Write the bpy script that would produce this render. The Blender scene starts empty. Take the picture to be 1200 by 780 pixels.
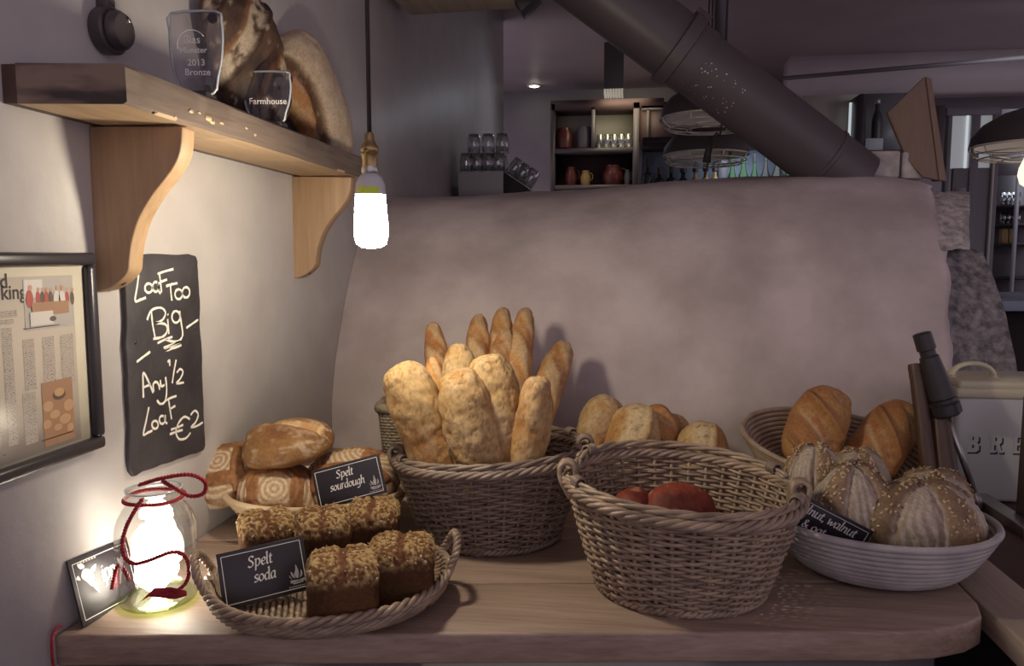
import bpy, math, random
import numpy as np
from mathutils import Vector, Matrix, Euler

scene = bpy.context.scene
COL = scene.collection

# ---------------------------------------------------------------- camera
F = 900.0                      # focal length in pixels of the 1200 px wide frame
CAM_Z = 0.61                   # above the table top, which is z = 0; the left wall runs along +Y
PITCH = math.atan(90 / F)
YAW = math.atan(120 / F * math.cos(PITCH))
FW = np.array([-math.sin(YAW) * math.cos(PITCH), math.cos(YAW) * math.cos(PITCH), -math.sin(PITCH)])
RT = np.array([math.cos(YAW), math.sin(YAW), 0.0])
UP = np.cross(RT, FW)
cam_data = bpy.data.cameras.new('camera')
cam_data.sensor_fit = 'HORIZONTAL'
cam_data.sensor_width = 36.0
cam_data.lens = 36.0 * F / 1200.0
cam_data.clip_start = 0.02
cam = bpy.data.objects.new('camera', cam_data)
COL.objects.link(cam)
cam.matrix_world = Matrix(((RT[0], UP[0], -FW[0], 0), (RT[1], UP[1], -FW[1], 0), (RT[2], UP[2], -FW[2], CAM_Z), (0, 0, 0, 1)))
scene.camera = cam

# ---------------------------------------------------------------- world, exposure
scene.view_settings.view_transform = 'Standard'
scene.view_settings.look = 'None'
scene.view_settings.exposure = 0.0
scene.view_settings.gamma = 1.0
scene.view_settings.use_curve_mapping = False
world = bpy.data.worlds.new('world')
scene.world = world
world.use_nodes = True
bg = world.node_tree.nodes['Background']
bg.inputs[0].default_value = (0.288, 0.245, 0.285, 1)
bg.inputs[1].default_value = 1.9
BULB_STRENGTH = 190.0
JAR_STRENGTH = 26.0
scene.cycles.max_bounces = 8
scene.cycles.transparent_max_bounces = 24
scene.cycles.sample_clamp_indirect = 4.0
scene.cycles.caustics_reflective = False
scene.cycles.caustics_refractive = False


def area_light(name, loc, target, size, energy, color):
    d = bpy.data.lights.new(name, 'AREA')
    d.energy, d.size, d.color = energy, size, color
    o = bpy.data.objects.new(name, d)
    COL.objects.link(o)
    o.location = loc
    o.rotation_euler = (Vector(target) - Vector(loc)).to_track_quat('-Z', 'Y').to_euler()
    return o


def point_light(name, loc, radius, energy, color):
    d = bpy.data.lights.new(name, 'POINT')
    d.energy, d.shadow_soft_size, d.color = energy, radius, color
    o = bpy.data.objects.new(name, d)
    COL.objects.link(o)
    o.location = loc
    return o


def spot_light(name, loc, target, energy, color, angle=2.2, radius=.03):
    d = bpy.data.lights.new(name, 'SPOT')
    d.energy, d.shadow_soft_size, d.color, d.spot_size, d.spot_blend = energy, radius, color, angle, .5
    o = bpy.data.objects.new(name, d)
    COL.objects.link(o)
    o.location = loc
    o.rotation_euler = (Vector(target) - Vector(loc)).to_track_quat('-Z', 'Y').to_euler()
    return o


# the lamps of the far bar: ceiling downlights, cupboard strip lights, the light over the bottle shelf; then two added lamps
spot_light('far_downlight', (-0.72, 7.4, 2.25), (-.72, 7.4, 0), 20, (1, .86, .62))
area_light('cupboard_strip', (0.1, 8.15, 2.18), (0.1, 8.6, 1.7), .5, 3.4, (1, .86, .58))
area_light('bottle_shelf_light', (.95, 5.62, 1.36), (1.0, 5.9, 1.0), .5, 2.2, (.80, .88, 1))
area_light('added_fill_right', (3.0, 5.6, 1.9), (3.0, 7.0, 0.4), .6, 5, (.85, .9, 1))  # added lamp without a fixture, lifts the right of the bar and the ceiling
area_light('added_wall_streak_light', (-.35, 5.6, 1.75), (-.88, 5.4, 1.35), .12, .8, (.8, .88, 1))  # added lamp without a fixture, placed to streak the glossy left wall


def at(px, py, x=None, y=None, z=None):
    """the point of the place that a plane x=, y= or z= carries where the photograph shows (px, py)"""
    d = FW * F + RT * (px - 600) + UP * (390 - py)
    if x is not None:
        k = x / d[0]
    elif y is not None:
        k = y / d[1]
    else:
        k = (z - CAM_Z) / d[2]
    return np.array([0, 0, CAM_Z]) + d * k


WX = -0.89      # the left wall

# ---------------------------------------------------------------- noise (numpy)
_r = np.random.RandomState(7)
_perm = np.tile(_r.permutation(256), 3)
_grad = _r.normal(size=(256, 3))
_grad /= np.linalg.norm(_grad, axis=1)[:, None]


def noise(P, seed=0):
    P = np.asarray(P, float) + seed * 17.31
    I = np.floor(P).astype(int)
    f = P - I
    u = f * f * f * (f * (f * 6 - 15) + 10)
    I &= 255
    out = 0
    for dx in (0, 1):
        wx = u[:, 0] if dx else 1 - u[:, 0]
        for dy in (0, 1):
            wy = u[:, 1] if dy else 1 - u[:, 1]
            for dz in (0, 1):
                wz = u[:, 2] if dz else 1 - u[:, 2]
                h = _perm[_perm[_perm[I[:, 0] + dx] + I[:, 1] + dy] + I[:, 2] + dz]
                g = _grad[h & 255]
                out = out + wx * wy * wz * (g[:, 0] * (f[:, 0] - dx) + g[:, 1] * (f[:, 1] - dy) + g[:, 2] * (f[:, 2] - dz))
    return out * 1.6


def fbm(P, seed=0, octs=4):
    s, a, k = 0, 1.0, 1.0
    for o in range(octs):
        s = s + a * noise(np.asarray(P) * k, seed + o * 3.7)
        a *= .5
        k *= 2.03
    return s


def smooth(e0, e1, x):
    t = np.clip((x - e0) / (e1 - e0), 0, 1)
    return t * t * (3 - 2 * t)


# ---------------------------------------------------------------- materials
MATS = {}


def newmat(name):
    m = bpy.data.materials.new(name)
    m.use_nodes = True
    nt = m.node_tree
    return m, nt, nt.nodes['Principled BSDF']


def texco(nt, scale=(1, 1, 1), kind='Object', rot=(0, 0, 0)):
    tc = nt.nodes.new('ShaderNodeTexCoord')
    mp = nt.nodes.new('ShaderNodeMapping')
    mp.inputs['Scale'].default_value = scale
    mp.inputs['Rotation'].default_value = rot
    nt.links.new(tc.outputs[kind], mp.inputs[0])
    return mp.outputs[0]


def ramp(nt, fac, stops):
    r = nt.nodes.new('ShaderNodeValToRGB')
    while len(r.color_ramp.elements) < len(stops):
        r.color_ramp.elements.new(.5)
    for e, (p, c) in zip(r.color_ramp.elements, stops):
        e.position = p
        e.color = (*c, 1)
    nt.links.new(fac, r.inputs[0])
    return r.outputs[0]


def noise_node(nt, vec, scale, detail=4, rough=.55, dist=0):
    n = nt.nodes.new('ShaderNodeTexNoise')
    n.inputs['Scale'].default_value = scale
    n.inputs['Detail'].default_value = detail
    n.inputs['Roughness'].default_value = rough
    n.inputs['Distortion'].default_value = dist
    nt.links.new(vec, n.inputs['Vector'])
    return n.outputs[0]


def bump(nt, p, height, strength, dist):
    b = nt.nodes.new('ShaderNodeBump')
    b.inputs['Strength'].default_value = strength
    b.inputs['Distance'].default_value = dist
    nt.links.new(height, b.inputs['Height'])
    nt.links.new(b.outputs[0], p.inputs['Normal'])


def mix(nt, fac, a, b, mode='MIX'):
    m = nt.nodes.new('ShaderNodeMix')
    m.data_type = 'RGBA'
    m.blend_type = mode
    for sock, v in ((m.inputs[0], fac), (m.inputs[6], a), (m.inputs[7], b)):
        if isinstance(v, (int, float)):
            sock.default_value = v
        elif isinstance(v, tuple):
            sock.default_value = (*v, 1)
        else:
            nt.links.new(v, sock)
    return m.outputs[2]


def mottled(name, c1, c2, scale=8, rough=.6, bstr=.3, bscale=60, bdist=.002, metal=0, stretch=(1, 1, 1), detail=5, spec=.5, pos=(.35, .65)):
    m, nt, p = newmat(name)
    v = texco(nt, stretch)
    col = ramp(nt, noise_node(nt, v, scale, detail), [(pos[0], c1), (pos[1], c2)])
    nt.links.new(col, p.inputs['Base Color'])
    p.inputs['Roughness'].default_value = rough
    p.inputs['Metallic'].default_value = metal
    p.inputs['Specular IOR Level'].default_value = spec
    if bstr:
        bump(nt, p, noise_node(nt, v, bscale, 5), bstr, bdist)
    MATS[name] = m
    return m


def wood(name, c1, c2, c3, along='x', scale=1.0, rough=.55, bstr=.25):
    m, nt, p = newmat(name)
    st = {'x': (.35, 6, 6), 'y': (6, .35, 6), 'z': (6, 6, .35)}[along]
    v = texco(nt, tuple(s * scale for s in st))
    info = nt.nodes.new('ShaderNodeObjectInfo')
    add = nt.nodes.new('ShaderNodeVectorMath')
    sc = nt.nodes.new('ShaderNodeVectorMath')
    sc.operation = 'SCALE'
    comb = nt.nodes.new('ShaderNodeCombineXYZ')
    for k in range(3):
        nt.links.new(info.outputs['Random'], comb.inputs[k])
    nt.links.new(comb.outputs[0], sc.inputs[0])
    sc.inputs['Scale'].default_value = 37
    nt.links.new(v, add.inputs[0])
    nt.links.new(sc.outputs[0], add.inputs[1])
    v = add.outputs[0]
    g = noise_node(nt, v, 4.0, 6, .65, .6)
    fine = noise_node(nt, v, 22.0, 4, .6)
    col = ramp(nt, g, [(.25, c1), (.5, c2), (.75, c3)])
    col = mix(nt, .35, col, ramp(nt, fine, [(.3, c1), (.7, c3)]))
    nt.links.new(col, p.inputs['Base Color'])
    p.inputs['Roughness'].default_value = rough
    bump(nt, p, fine, bstr, .002)
    MATS[name] = m
    return m


def plain(name, c, rough=.5, metal=0, emit=None, estr=0, spec=.5):
    m, nt, p = newmat(name)
    p.inputs['Base Color'].default_value = (*c, 1)
    p.inputs['Roughness'].default_value = rough
    p.inputs['Metallic'].default_value = metal
    p.inputs['Specular IOR Level'].default_value = spec
    if emit:
        p.inputs['Emission Color'].default_value = (*emit, 1)
        p.inputs['Emission Strength'].default_value = estr
    MATS[name] = m
    return m


def crustmat(name, rough=.62, bscale=140, bstr=.5, bdist=.0018, spec=.35):
    """crust whose pigment comes from the loaf's own colour attribute, with fine grain and blisters"""
    m, nt, p = newmat(name)
    a = nt.nodes.new('ShaderNodeAttribute')
    a.attribute_name = 'Col'
    v = texco(nt)
    n = noise_node(nt, v, bscale, 6, .65)
    col = mix(nt, .55, a.outputs['Color'], ramp(nt, n, [(.3, (.42, .38, .34)), (.62, (1, 1, 1))]), 'MULTIPLY')
    nt.links.new(col, p.inputs['Base Color'])
    p.inputs['Roughness'].default_value = rough
    p.inputs['Specular IOR Level'].default_value = spec
    bump(nt, p, n, bstr, bdist)
    MATS[name] = m
    return m


def thin_glass(name, tint=(1, 1, 1), gloss=.0, edge=.75, base=.06, facing=.25):
    """a thin pane or vessel wall: lets light straight through, mirrors more at grazing angles"""
    m = bpy.data.materials.new(name)
    m.use_nodes = True
    nt = m.node_tree
    nt.nodes.clear()
    out = nt.nodes.new('ShaderNodeOutputMaterial')
    tr = nt.nodes.new('ShaderNodeBsdfTransparent')
    tr.inputs[0].default_value = (*tint, 1)
    gl = nt.nodes.new('ShaderNodeBsdfGlossy')
    gl.inputs['Roughness'].default_value = gloss
    lw = nt.nodes.new('ShaderNodeLayerWeight')
    lw.inputs[0].default_value = facing
    mr = nt.nodes.new('ShaderNodeMapRange')
    mr.inputs['To Min'].default_value = base
    mr.inputs['To Max'].default_value = edge
    nt.links.new(lw.outputs['Facing'], mr.inputs['Value'])
    mx = nt.nodes.new('ShaderNodeMixShader')
    nt.links.new(mr.outputs[0], mx.inputs[0])
    nt.links.new(tr.outputs[0], mx.inputs[1])
    nt.links.new(gl.outputs[0], mx.inputs[2])
    nt.links.new(mx.outputs[0], out.inputs[0])
    MATS[name] = m
    return m


wall_mat = mottled('wall_paint', (.455, .425, .415), (.525, .495, .48), 5, .42, .35, 26, .0025, spec=.4)
mottled('far_paint', (.30, .285, .31), (.34, .325, .35), 3, .5, .1, 30, .001)
mottled('ceiling_paint', (.58, .505, .53), (.64, .56, .585), 2, .55, .08, 20, .001, spec=.5)
mottled('oven_plaster', (.47, .395, .38), (.68, .595, .575), 3.2, .8, .55, 22, .004, detail=8, pos=(.37, .63))
mottled('shelf_end', (.055, .04, .038), (.26, .185, .14), 9, .7, .4, 60, .002, stretch=(.6, 1, 2.2), detail=3, pos=(.40, .56))
mottled('rough_stone', (.11, .105, .11), (.36, .335, .335), 38, .9, .8, 70, .006, detail=7, pos=(.36, .68))
mottled('pale_stone', (.26, .245, .245), (.66, .61, .59), 42, .9, .8, 80, .005, detail=7, pos=(.32, .62))
mottled('block_stone', (.40, .36, .35), (.60, .56, .53), 20, .9, .6, 60, .004, detail=7)
wood('table_wood', (.19, .122, .092), (.34, .245, .19), (.46, .35, .285), 'x', 1.3, .5)
wood('table_edge_wood', (.085, .045, .030), (.16, .09, .058), (.23, .135, .09), 'x', 1.6, .6)
wood('shelf_wood', (.30, .20, .12), (.42, .29, .18), (.52, .38, .25), 'y', 1.3, .6)
wood('shelf_weathered', (.075, .052, .044), (.135, .10, .085), (.21, .158, .13), 'y', 1.1, .7)
wood('bracket_wood', (.30, .185, .105), (.40, .26, .15), (.48, .33, .20), 'z', .9, .5)
wood('dark_wood', (.045, .024, .018), (.085, .045, .03), (.12, .065, .042), 'z', 1, .45)
wood('pale_plank', (.30, .235, .185), (.42, .34, .27), (.52, .43, .35), 'y', 1, .6)
wood('board_wood', (.19, .125, .095), (.245, .165, .125), (.29, .20, .155), 'z', .6, .6)
mottled('willow', (.155, .112, .085), (.43, .315, .225), 24, .42, .25, 120, .0012, stretch=(1, 1, 2.5), pos=(.28, .7))
mottled('willow_dark', (.125, .092, .075), (.31, .235, .185), 24, .45, .25, 120, .0012, stretch=(1, 1, 2.5), pos=(.28, .7))
mottled('seagrass', (.16, .125, .085), (.30, .245, .175), 40, .8, .4, 160, .002)
mottled('rattan', (.33, .235, .165), (.50, .385, .285), 14, .5, .3, 120, .0012)
mottled('rattan_pale', (.50, .36, .21), (.66, .50, .33), 14, .5, .3, 120, .0012)
mottled('rattan_grey', (.34, .315, .315), (.49, .455, .455), 14, .5, .3, 120, .0012)
crustmat('crust')
crustmat('crust_rough', .8, 190, .9, .0035, .25)
crustmat('crust_floury', .85, 95, .6, .0026, .2)
mottled('slate', (.026, .023, .028), (.055, .049, .056), 9, .6, .7, 30, .004, detail=7)
plain('chalk', (.78, .75, .68), .95)
mottled('chalk_dust', (.10, .095, .10), (.22, .21, .21), 60, .95, 0)
plain('frame_black', (.030, .027, .034), .32)
plain('mount_board', (.66, .60, .50), .85)
plain('sign_black', (.022, .018, .024), .38)
plain('sign_white', (.80, .78, .74), .6)
plain('sign_grey', (.42, .40, .40), .7)
plain('flue_black', (.085, .072, .080), .42, .0)
plain('black_plastic', (.028, .024, .027), .42)
plain('bakelite', (.075, .062, .066), .4)
plain('steel', (.50, .48, .47), .3, .9)
plain('dull_steel', (.42, .39, .38), .4, .7)
plain('brass', (.42, .30, .14), .34, .9)
plain('wire_white', (.72, .68, .66), .35, .4)
plain('lamp_white', (.85, .83, .84), .5)
plain('lamp_dark', (.06, .05, .055), .45)
plain('enamel_grey', (.60, .62, .59), .33)
plain('enamel_cream', (.66, .61, .44), .3)
plain('enamel_black', (.035, .03, .03), .4)
plain('bulb_light', (1, 1, 1), .5, 0, (1, .875, .66), BULB_STRENGTH)
plain('bulb_base', (.62, .62, .64), .5)
plain('bulb_label', (.62, .74, .06), .5)
plain('jar_lamp', (1, 1, 1), .5, 0, (1, .88, .72), JAR_STRENGTH)
plain('edison_light', (1, 1, 1), .5, 0, (1, .83, .58), 1.3)
plain('downlight_glow', (1, 1, 1), .5, 0, (1, .93, .72), 7)
plain('ribbed_glow', (.7, .68, .6), .4, 0, (1, .92, .72), .22)
plain('cord_black', (.03, .025, .028), .6)
plain('far_white', (.33, .32, .36), .5)
plain('far_dark', (.045, .035, .04), .5)
plain('far_grey', (.17, .165, .18), .4)
plain('pipe_dark', (.15, .135, .14), .5)
mottled('floor_boards', (.26, .20, .17), (.36, .28, .24), 3, .6, 0)
plain('apron_grey', (.20, .19, .205), .5)
plain('cupboard', (.10, .085, .09), .5)
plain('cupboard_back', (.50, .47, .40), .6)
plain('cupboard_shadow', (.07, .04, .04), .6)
plain('red_ware', (.10, .02, .018), .35)
plain('grey_ware', (.13, .12, .15), .4)
plain('amber_ware', (.34, .22, .08), .4)
plain('blue_wall', (.30, .36, .46), .5)
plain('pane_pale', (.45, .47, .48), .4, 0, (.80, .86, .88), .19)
plain('pane_frame', (.16, .155, .175), .4)
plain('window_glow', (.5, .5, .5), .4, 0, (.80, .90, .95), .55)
thin_glass('glass_clear', (.97, .985, .98), 0, .85, .05, .3)
thin_glass('glass_far', (.80, .82, .84), .05, .9, .22, .45)
thin_glass('glass_award', (.80, .79, .82), 0, .6, .06, .25)
thin_glass('glass_pane', (.98, .98, .98), .28, .08, .006, .2)
thin_glass('glass_window', (.85, .9, .93), .02, .5, .08, .3)
plain('glass_green', (.014, .075, .018), .12)
plain('glass_dark', (.03, .03, .028), .15)
plain('glass_edge', (.62, .68, .70), .15, .3)
plain('etched', (.85, .82, .82), .8)
mottled('twine_red', (.25, .010, .022), (.40, .022, .04), 60, .75, .4, 200, .001)
thin_glass('jar_bottom', (.80, .88, .55), .02, .7, .10, .3)
mottled('oat', (.40, .27, .14), (.64, .49, .30), 50, .8, .2, 200, .0006)
mottled('bark_screw', (.03, .02, .015), (.05, .03, .02), 20, .5, 0)


def print_lines(name, paper, ink):
    """small newspaper print: rows of words, flat ink on paper"""
    m, nt, p = newmat(name)
    v = texco(nt)
    sep = nt.nodes.new('ShaderNodeSeparateXYZ')
    nt.links.new(v, sep.inputs[0])
    cmb = nt.nodes.new('ShaderNodeCombineXYZ')
    nt.links.new(sep.outputs[1], cmb.inputs[0])
    nt.links.new(sep.outputs[2], cmb.inputs[1])
    b = nt.nodes.new('ShaderNodeTexBrick')
    b.inputs['Scale'].default_value = 1
    b.inputs['Brick Width'].default_value = .0085
    b.inputs['Row Height'].default_value = .0031
    b.inputs['Mortar Size'].default_value = .00085
    b.inputs['Mortar Smooth'].default_value = .3
    b.inputs['Color1'].default_value = (*ink, 1)
    b.inputs['Color2'].default_value = (*[(i + p_) / 2 for i, p_ in zip(ink, paper)], 1)
    b.inputs['Mortar'].default_value = (*paper, 1)
    b.offset = .37
    nt.links.new(cmb.outputs[0], b.inputs['Vector'])
    n = noise_node(nt, v, 520, 2)
    col = mix(nt, ramp(nt, n, [(.42, (0, 0, 0)), (.55, (1, 1, 1))]), b.outputs[0], paper)
    nt.links.new(col, p.inputs['Base Color'])
    p.inputs['Roughness'].default_value = .8
    MATS[name] = m


plain('newsprint', (.50, .44, .39), .85)
print_lines('newsprint_text', (.46, .405, .36), (.05, .045, .045))
plain('ink', (.06, .05, .055), .8)
plain('photo_room', (.42, .39, .37), .6)
plain('photo_dark', (.11, .075, .07), .6)
plain('photo_red', (.40, .07, .06), .6)
plain('photo_skin', (.50, .30, .22), .6)
plain('photo_white', (.62, .58, .56), .6)
plain('photo_wood', (.36, .20, .12), .6)
plain('photo_bread', (.52, .32, .16), .6)

# ---------------------------------------------------------------- geometry helpers
LOC = {}          # object -> its world matrix, for things built at world coordinates


def seq(*a):
    return np.array(a, float)


class MB:
    def __init__(s):
        s.V, s.F, s.C, s.n = [], [], [], 0

    def add(s, V, Fs, col=None):
        V = np.asarray(V, float).reshape(-1, 3)
        s.V.append(V)
        for f in Fs:
            if isinstance(f, np.ndarray):
                s.F.append(f + s.n)
            else:
                s.F.append([i + s.n for i in f])
        if col is not None:
            s.C.append(np.broadcast_to(np.asarray(col, float), (len(V), 3)))
        s.n += len(V)
        return s

    def box(s, lo, hi, M=None):
        lo, hi = np.array(lo, float), np.array(hi, float)
        V = np.array([[(lo, hi)[i][0], (lo, hi)[j][1], (lo, hi)[k][2]] for i in (0, 1) for j in (0, 1) for k in (0, 1)])
        if M is not None:
            V = xf(V, M)
        return s.add(V, [np.array([[0, 1, 3, 2], [4, 6, 7, 5], [0, 4, 5, 1], [2, 3, 7, 6], [0, 2, 6, 4], [1, 5, 7, 3]])])

    def hexa(s, bottom, top):
        """eight corners: four of one face, four of the facing one, in the same turning order"""
        V = np.array(list(bottom) + list(top), float)
        return s.add(V, [np.array([[3, 2, 1, 0], [4, 5, 6, 7], [0, 1, 5, 4], [1, 2, 6, 5], [2, 3, 7, 6], [3, 0, 4, 7]])])

    def tube(s, path, r, sides=8, closed=False, caps=True, flat=1.0, ref=None, col=None):
        P = np.asarray(path, float)
        n = len(P)
        r = np.broadcast_to(np.asarray(r, float), (n,))
        if closed:
            T = np.roll(P, -1, 0) - np.roll(P, 1, 0)
        else:
            T = np.gradient(P, axis=0)
        T /= np.linalg.norm(T, axis=1)[:, None] + 1e-12
        if ref is None:
            ax = np.abs(T).mean(0)
            ref = np.eye(3)[int(np.argmin(ax))]
            if not closed and ax.max() < .93:       # bending path: carry the frame along
                N = np.zeros_like(P)
                v = np.cross(T[0], ref)
                v /= np.linalg.norm(v)
                for i in range(n):
                    v = v - T[i] * (v @ T[i])
                    v /= np.linalg.norm(v) + 1e-12
                    N[i] = v
                ref = None
        if ref is not None:
            N = np.cross(T, np.broadcast_to(np.asarray(ref, float), T.shape))
            N /= np.linalg.norm(N, axis=1)[:, None] + 1e-12
        B = np.cross(N, T)
        a = np.arange(sides) * 2 * math.pi / sides
        V = P[:, None] + r[:, None, None] * (np.cos(a)[None, :, None] * N[:, None] + flat * np.sin(a)[None, :, None] * B[:, None])
        m = n if closed else n - 1
        i = np.arange(m)[:, None]
        j = np.arange(sides)[None, :]
        i2, j2 = (i + 1) % n, (j + 1) % sides
        Q = np.stack([i * sides + j, i * sides + j2, i2 * sides + j2, i2 * sides + j], -1).reshape(-1, 4)
        Fs = [Q]
        if not closed and caps:
            Fs += [list(range(sides))[::-1], [(n - 1) * sides + k for k in range(sides)]]
        return s.add(V.reshape(-1, 3), Fs, col)

    def lathe(s, prof, n=32, c=(0, 0, 0), sx=1, sy=1, M=None, arc=None):
        prof = np.array(prof, float)
        a = np.arange(n) * 2 * math.pi / n
        V = np.stack([prof[:, 0, None] * np.cos(a) * sx, prof[:, 0, None] * np.sin(a) * sy, np.broadcast_to(prof[:, 1, None], (len(prof), n))], -1).reshape(-1, 3)
        V = V + np.array(c) if M is None else xf(V, M) + np.array(c)
        i = np.arange(len(prof) - 1)[:, None]
        j = np.arange(n)[None]
        Q = np.stack([i * n + j, i * n + (j + 1) % n, (i + 1) * n + (j + 1) % n, (i + 1) * n + j], -1).reshape(-1, 4)
        return s.add(V, [Q])

    def prism(s, poly, off):
        """a closed outline (3-D points) swept by the vector off"""
        P = np.array(poly, float)
        n = len(P)
        off = np.array(off, float)
        k = np.arange(n)
        Q = np.stack([k, (k + 1) % n, (k + 1) % n + n, k + n], -1)
        return s.add(np.vstack([P, P + off]), [list(range(n))[::-1], [i + n for i in range(n)], Q])

    def grid(s, G, closed_v=False, col=None):
        """G[i][j] surface points"""
        G = np.asarray(G, float)
        a, b = G.shape[:2]
        i = np.arange(a - 1)[:, None]
        j = np.arange(b if closed_v else b - 1)[None]
        j2 = (j + 1) % b
        Q = np.stack([i * b + j, i * b + j2, (i + 1) * b + j2, (i + 1) * b + j], -1).reshape(-1, 4)
        return s.add(G.reshape(-1, 3), [Q], None if col is None else np.asarray(col).reshape(-1, 3))

    def ball(s, c, r, nu=10, nv=12, M=None):
        r = np.broadcast_to(np.asarray(r, float), (3,))
        t = np.linspace(0, math.pi, nu)
        a = np.arange(nv) * 2 * math.pi / nv
        G = np.stack([np.sin(t)[:, None] * np.cos(a), np.sin(t)[:, None] * np.sin(a), np.broadcast_to(np.cos(t)[:, None], (nu, nv))], -1) * r
        if M is not None:
            G = (G.reshape(-1, 3) @ np.array(M)[:3, :3].T).reshape(G.shape)
        return s.grid(G[:, ::-1] + np.array(c), True)

    def build(s, name, mat, parent=None, world=False, smooth=True, bevel=0, sharp=None, **tags):
        V = np.vstack(s.V)
        if parent is not None and world:
            V = xf(V, LOC[parent].inverted())
        if parent is None and not world and 'loc' in tags:
            pass
        me = bpy.data.meshes.new(name)
        loops, starts, totals = [], [], []
        pos = 0
        for f in s.F:
            if isinstance(f, np.ndarray):
                loops.append(f.reshape(-1))
                k = f.shape[1]
                starts.append(pos + np.arange(len(f)) * k)
                totals.append(np.full(len(f), k))
                pos += f.size
            else:
                loops.append(np.array(f))
                starts.append(np.array([pos]))
                totals.append(np.array([len(f)]))
                pos += len(f)
        loops, starts, totals = np.concatenate(loops), np.concatenate(starts), np.concatenate(totals)
        me.vertices.add(len(V))
        me.vertices.foreach_set('co', V.astype(np.float32).ravel())
        me.loops.add(len(loops))
        me.loops.foreach_set('vertex_index', loops.astype(np.int32))
        me.polygons.add(len(starts))
        me.polygons.foreach_set('loop_start', starts.astype(np.int32))
        me.polygons.foreach_set('loop_total', totals.astype(np.int32))
        me.update(calc_edges=True)
        me.validate()
        if s.C:
            c = np.vstack(s.C)
            at_ = me.color_attributes.new('Col', 'FLOAT_COLOR', 'POINT')
            at_.data.foreach_set('color', np.hstack([c, np.ones((len(c), 1))]).astype(np.float32).ravel())
        me.materials.append(MATS[mat])
        if smooth:
            me.polygons.foreach_set('use_smooth', np.ones(len(me.polygons), bool))
            if sharp is not None:
                me.set_sharp_from_angle(angle=math.radians(sharp))
        o = bpy.data.objects.new(name, me)
        COL.objects.link(o)
        LOC[o] = LOC[parent] if parent is not None else Matrix()
        if parent is not None:
            o.parent = parent
        if bevel:
            b = o.modifiers.new('bevel', 'BEVEL')
            b.width, b.segments, b.limit_method = bevel, 2, 'ANGLE'
            b.harden_normals = False
        for k, v in tags.items():
            o[k] = v
        return o


def xf(V, M):
    A = np.array(M)
    return np.asarray(V) @ A[:3, :3].T + A[:3, 3]


def thing(name, label, cat, loc=(0, 0, 0), rot=(0, 0, 0), group=None, M=None):
    o = bpy.data.objects.new(name, None)
    o.empty_display_size = .02
    COL.objects.link(o)
    if M is None:
        M = Matrix.Translation(Vector(loc)) @ Euler(rot).to_matrix().to_4x4()
    o.matrix_world = M
    LOC[o] = M.copy()
    o['label'], o['category'] = label, cat
    if group:
        o['group'] = group
    return o


def struct(name, mb, mat, **k):
    return mb.build(name, mat, None, kind='structure', **k)


def copy_thing(root, M, label, group=None):
    r = root.copy()
    COL.objects.link(r)
    r.matrix_world = M
    LOC[r] = M
    r['label'] = label
    if group:
        r['group'] = group
    for ch in root.children:
        c = ch.copy()
        COL.objects.link(c)
        c.parent = r
        for g in ch.children:
            d = g.copy()
            COL.objects.link(d)
            d.parent = c
    return r


def spline(pts, n=8, closed=False):
    """Catmull-Rom through the points"""
    P = np.array(pts, float)
    m = len(P)
    if m < 3 and not closed:
        return np.array([P[0] + (P[-1] - P[0]) * t for t in np.linspace(0, 1, n + 1)])
    out = []
    for i in range(m if closed else m - 1):
        if closed:
            a, b, c, d = P[(i - 1) % m], P[i], P[(i + 1) % m], P[(i + 2) % m]
        else:
            a, b, c, d = P[max(i - 1, 0)], P[i], P[i + 1], P[min(i + 2, m - 1)]
        for t in np.arange(n) / n:
            out.append(.5 * (2 * b + (c - a) * t + (2 * a - 5 * b + 4 * c - d) * t * t + (3 * b - a - 3 * c + d) * t ** 3))
    if not closed:
        out.append(P[-1])
    return np.array(out)


def frame(x, y, z, o):
    """matrix with the given axes as columns"""
    return Matrix(((x[0], y[0], z[0], o[0]), (x[1], y[1], z[1], o[1]), (x[2], y[2], z[2], o[2]), (0, 0, 0, 1)))


def unit(v):
    v = np.asarray(v, float)
    return v / np.linalg.norm(v)


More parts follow.
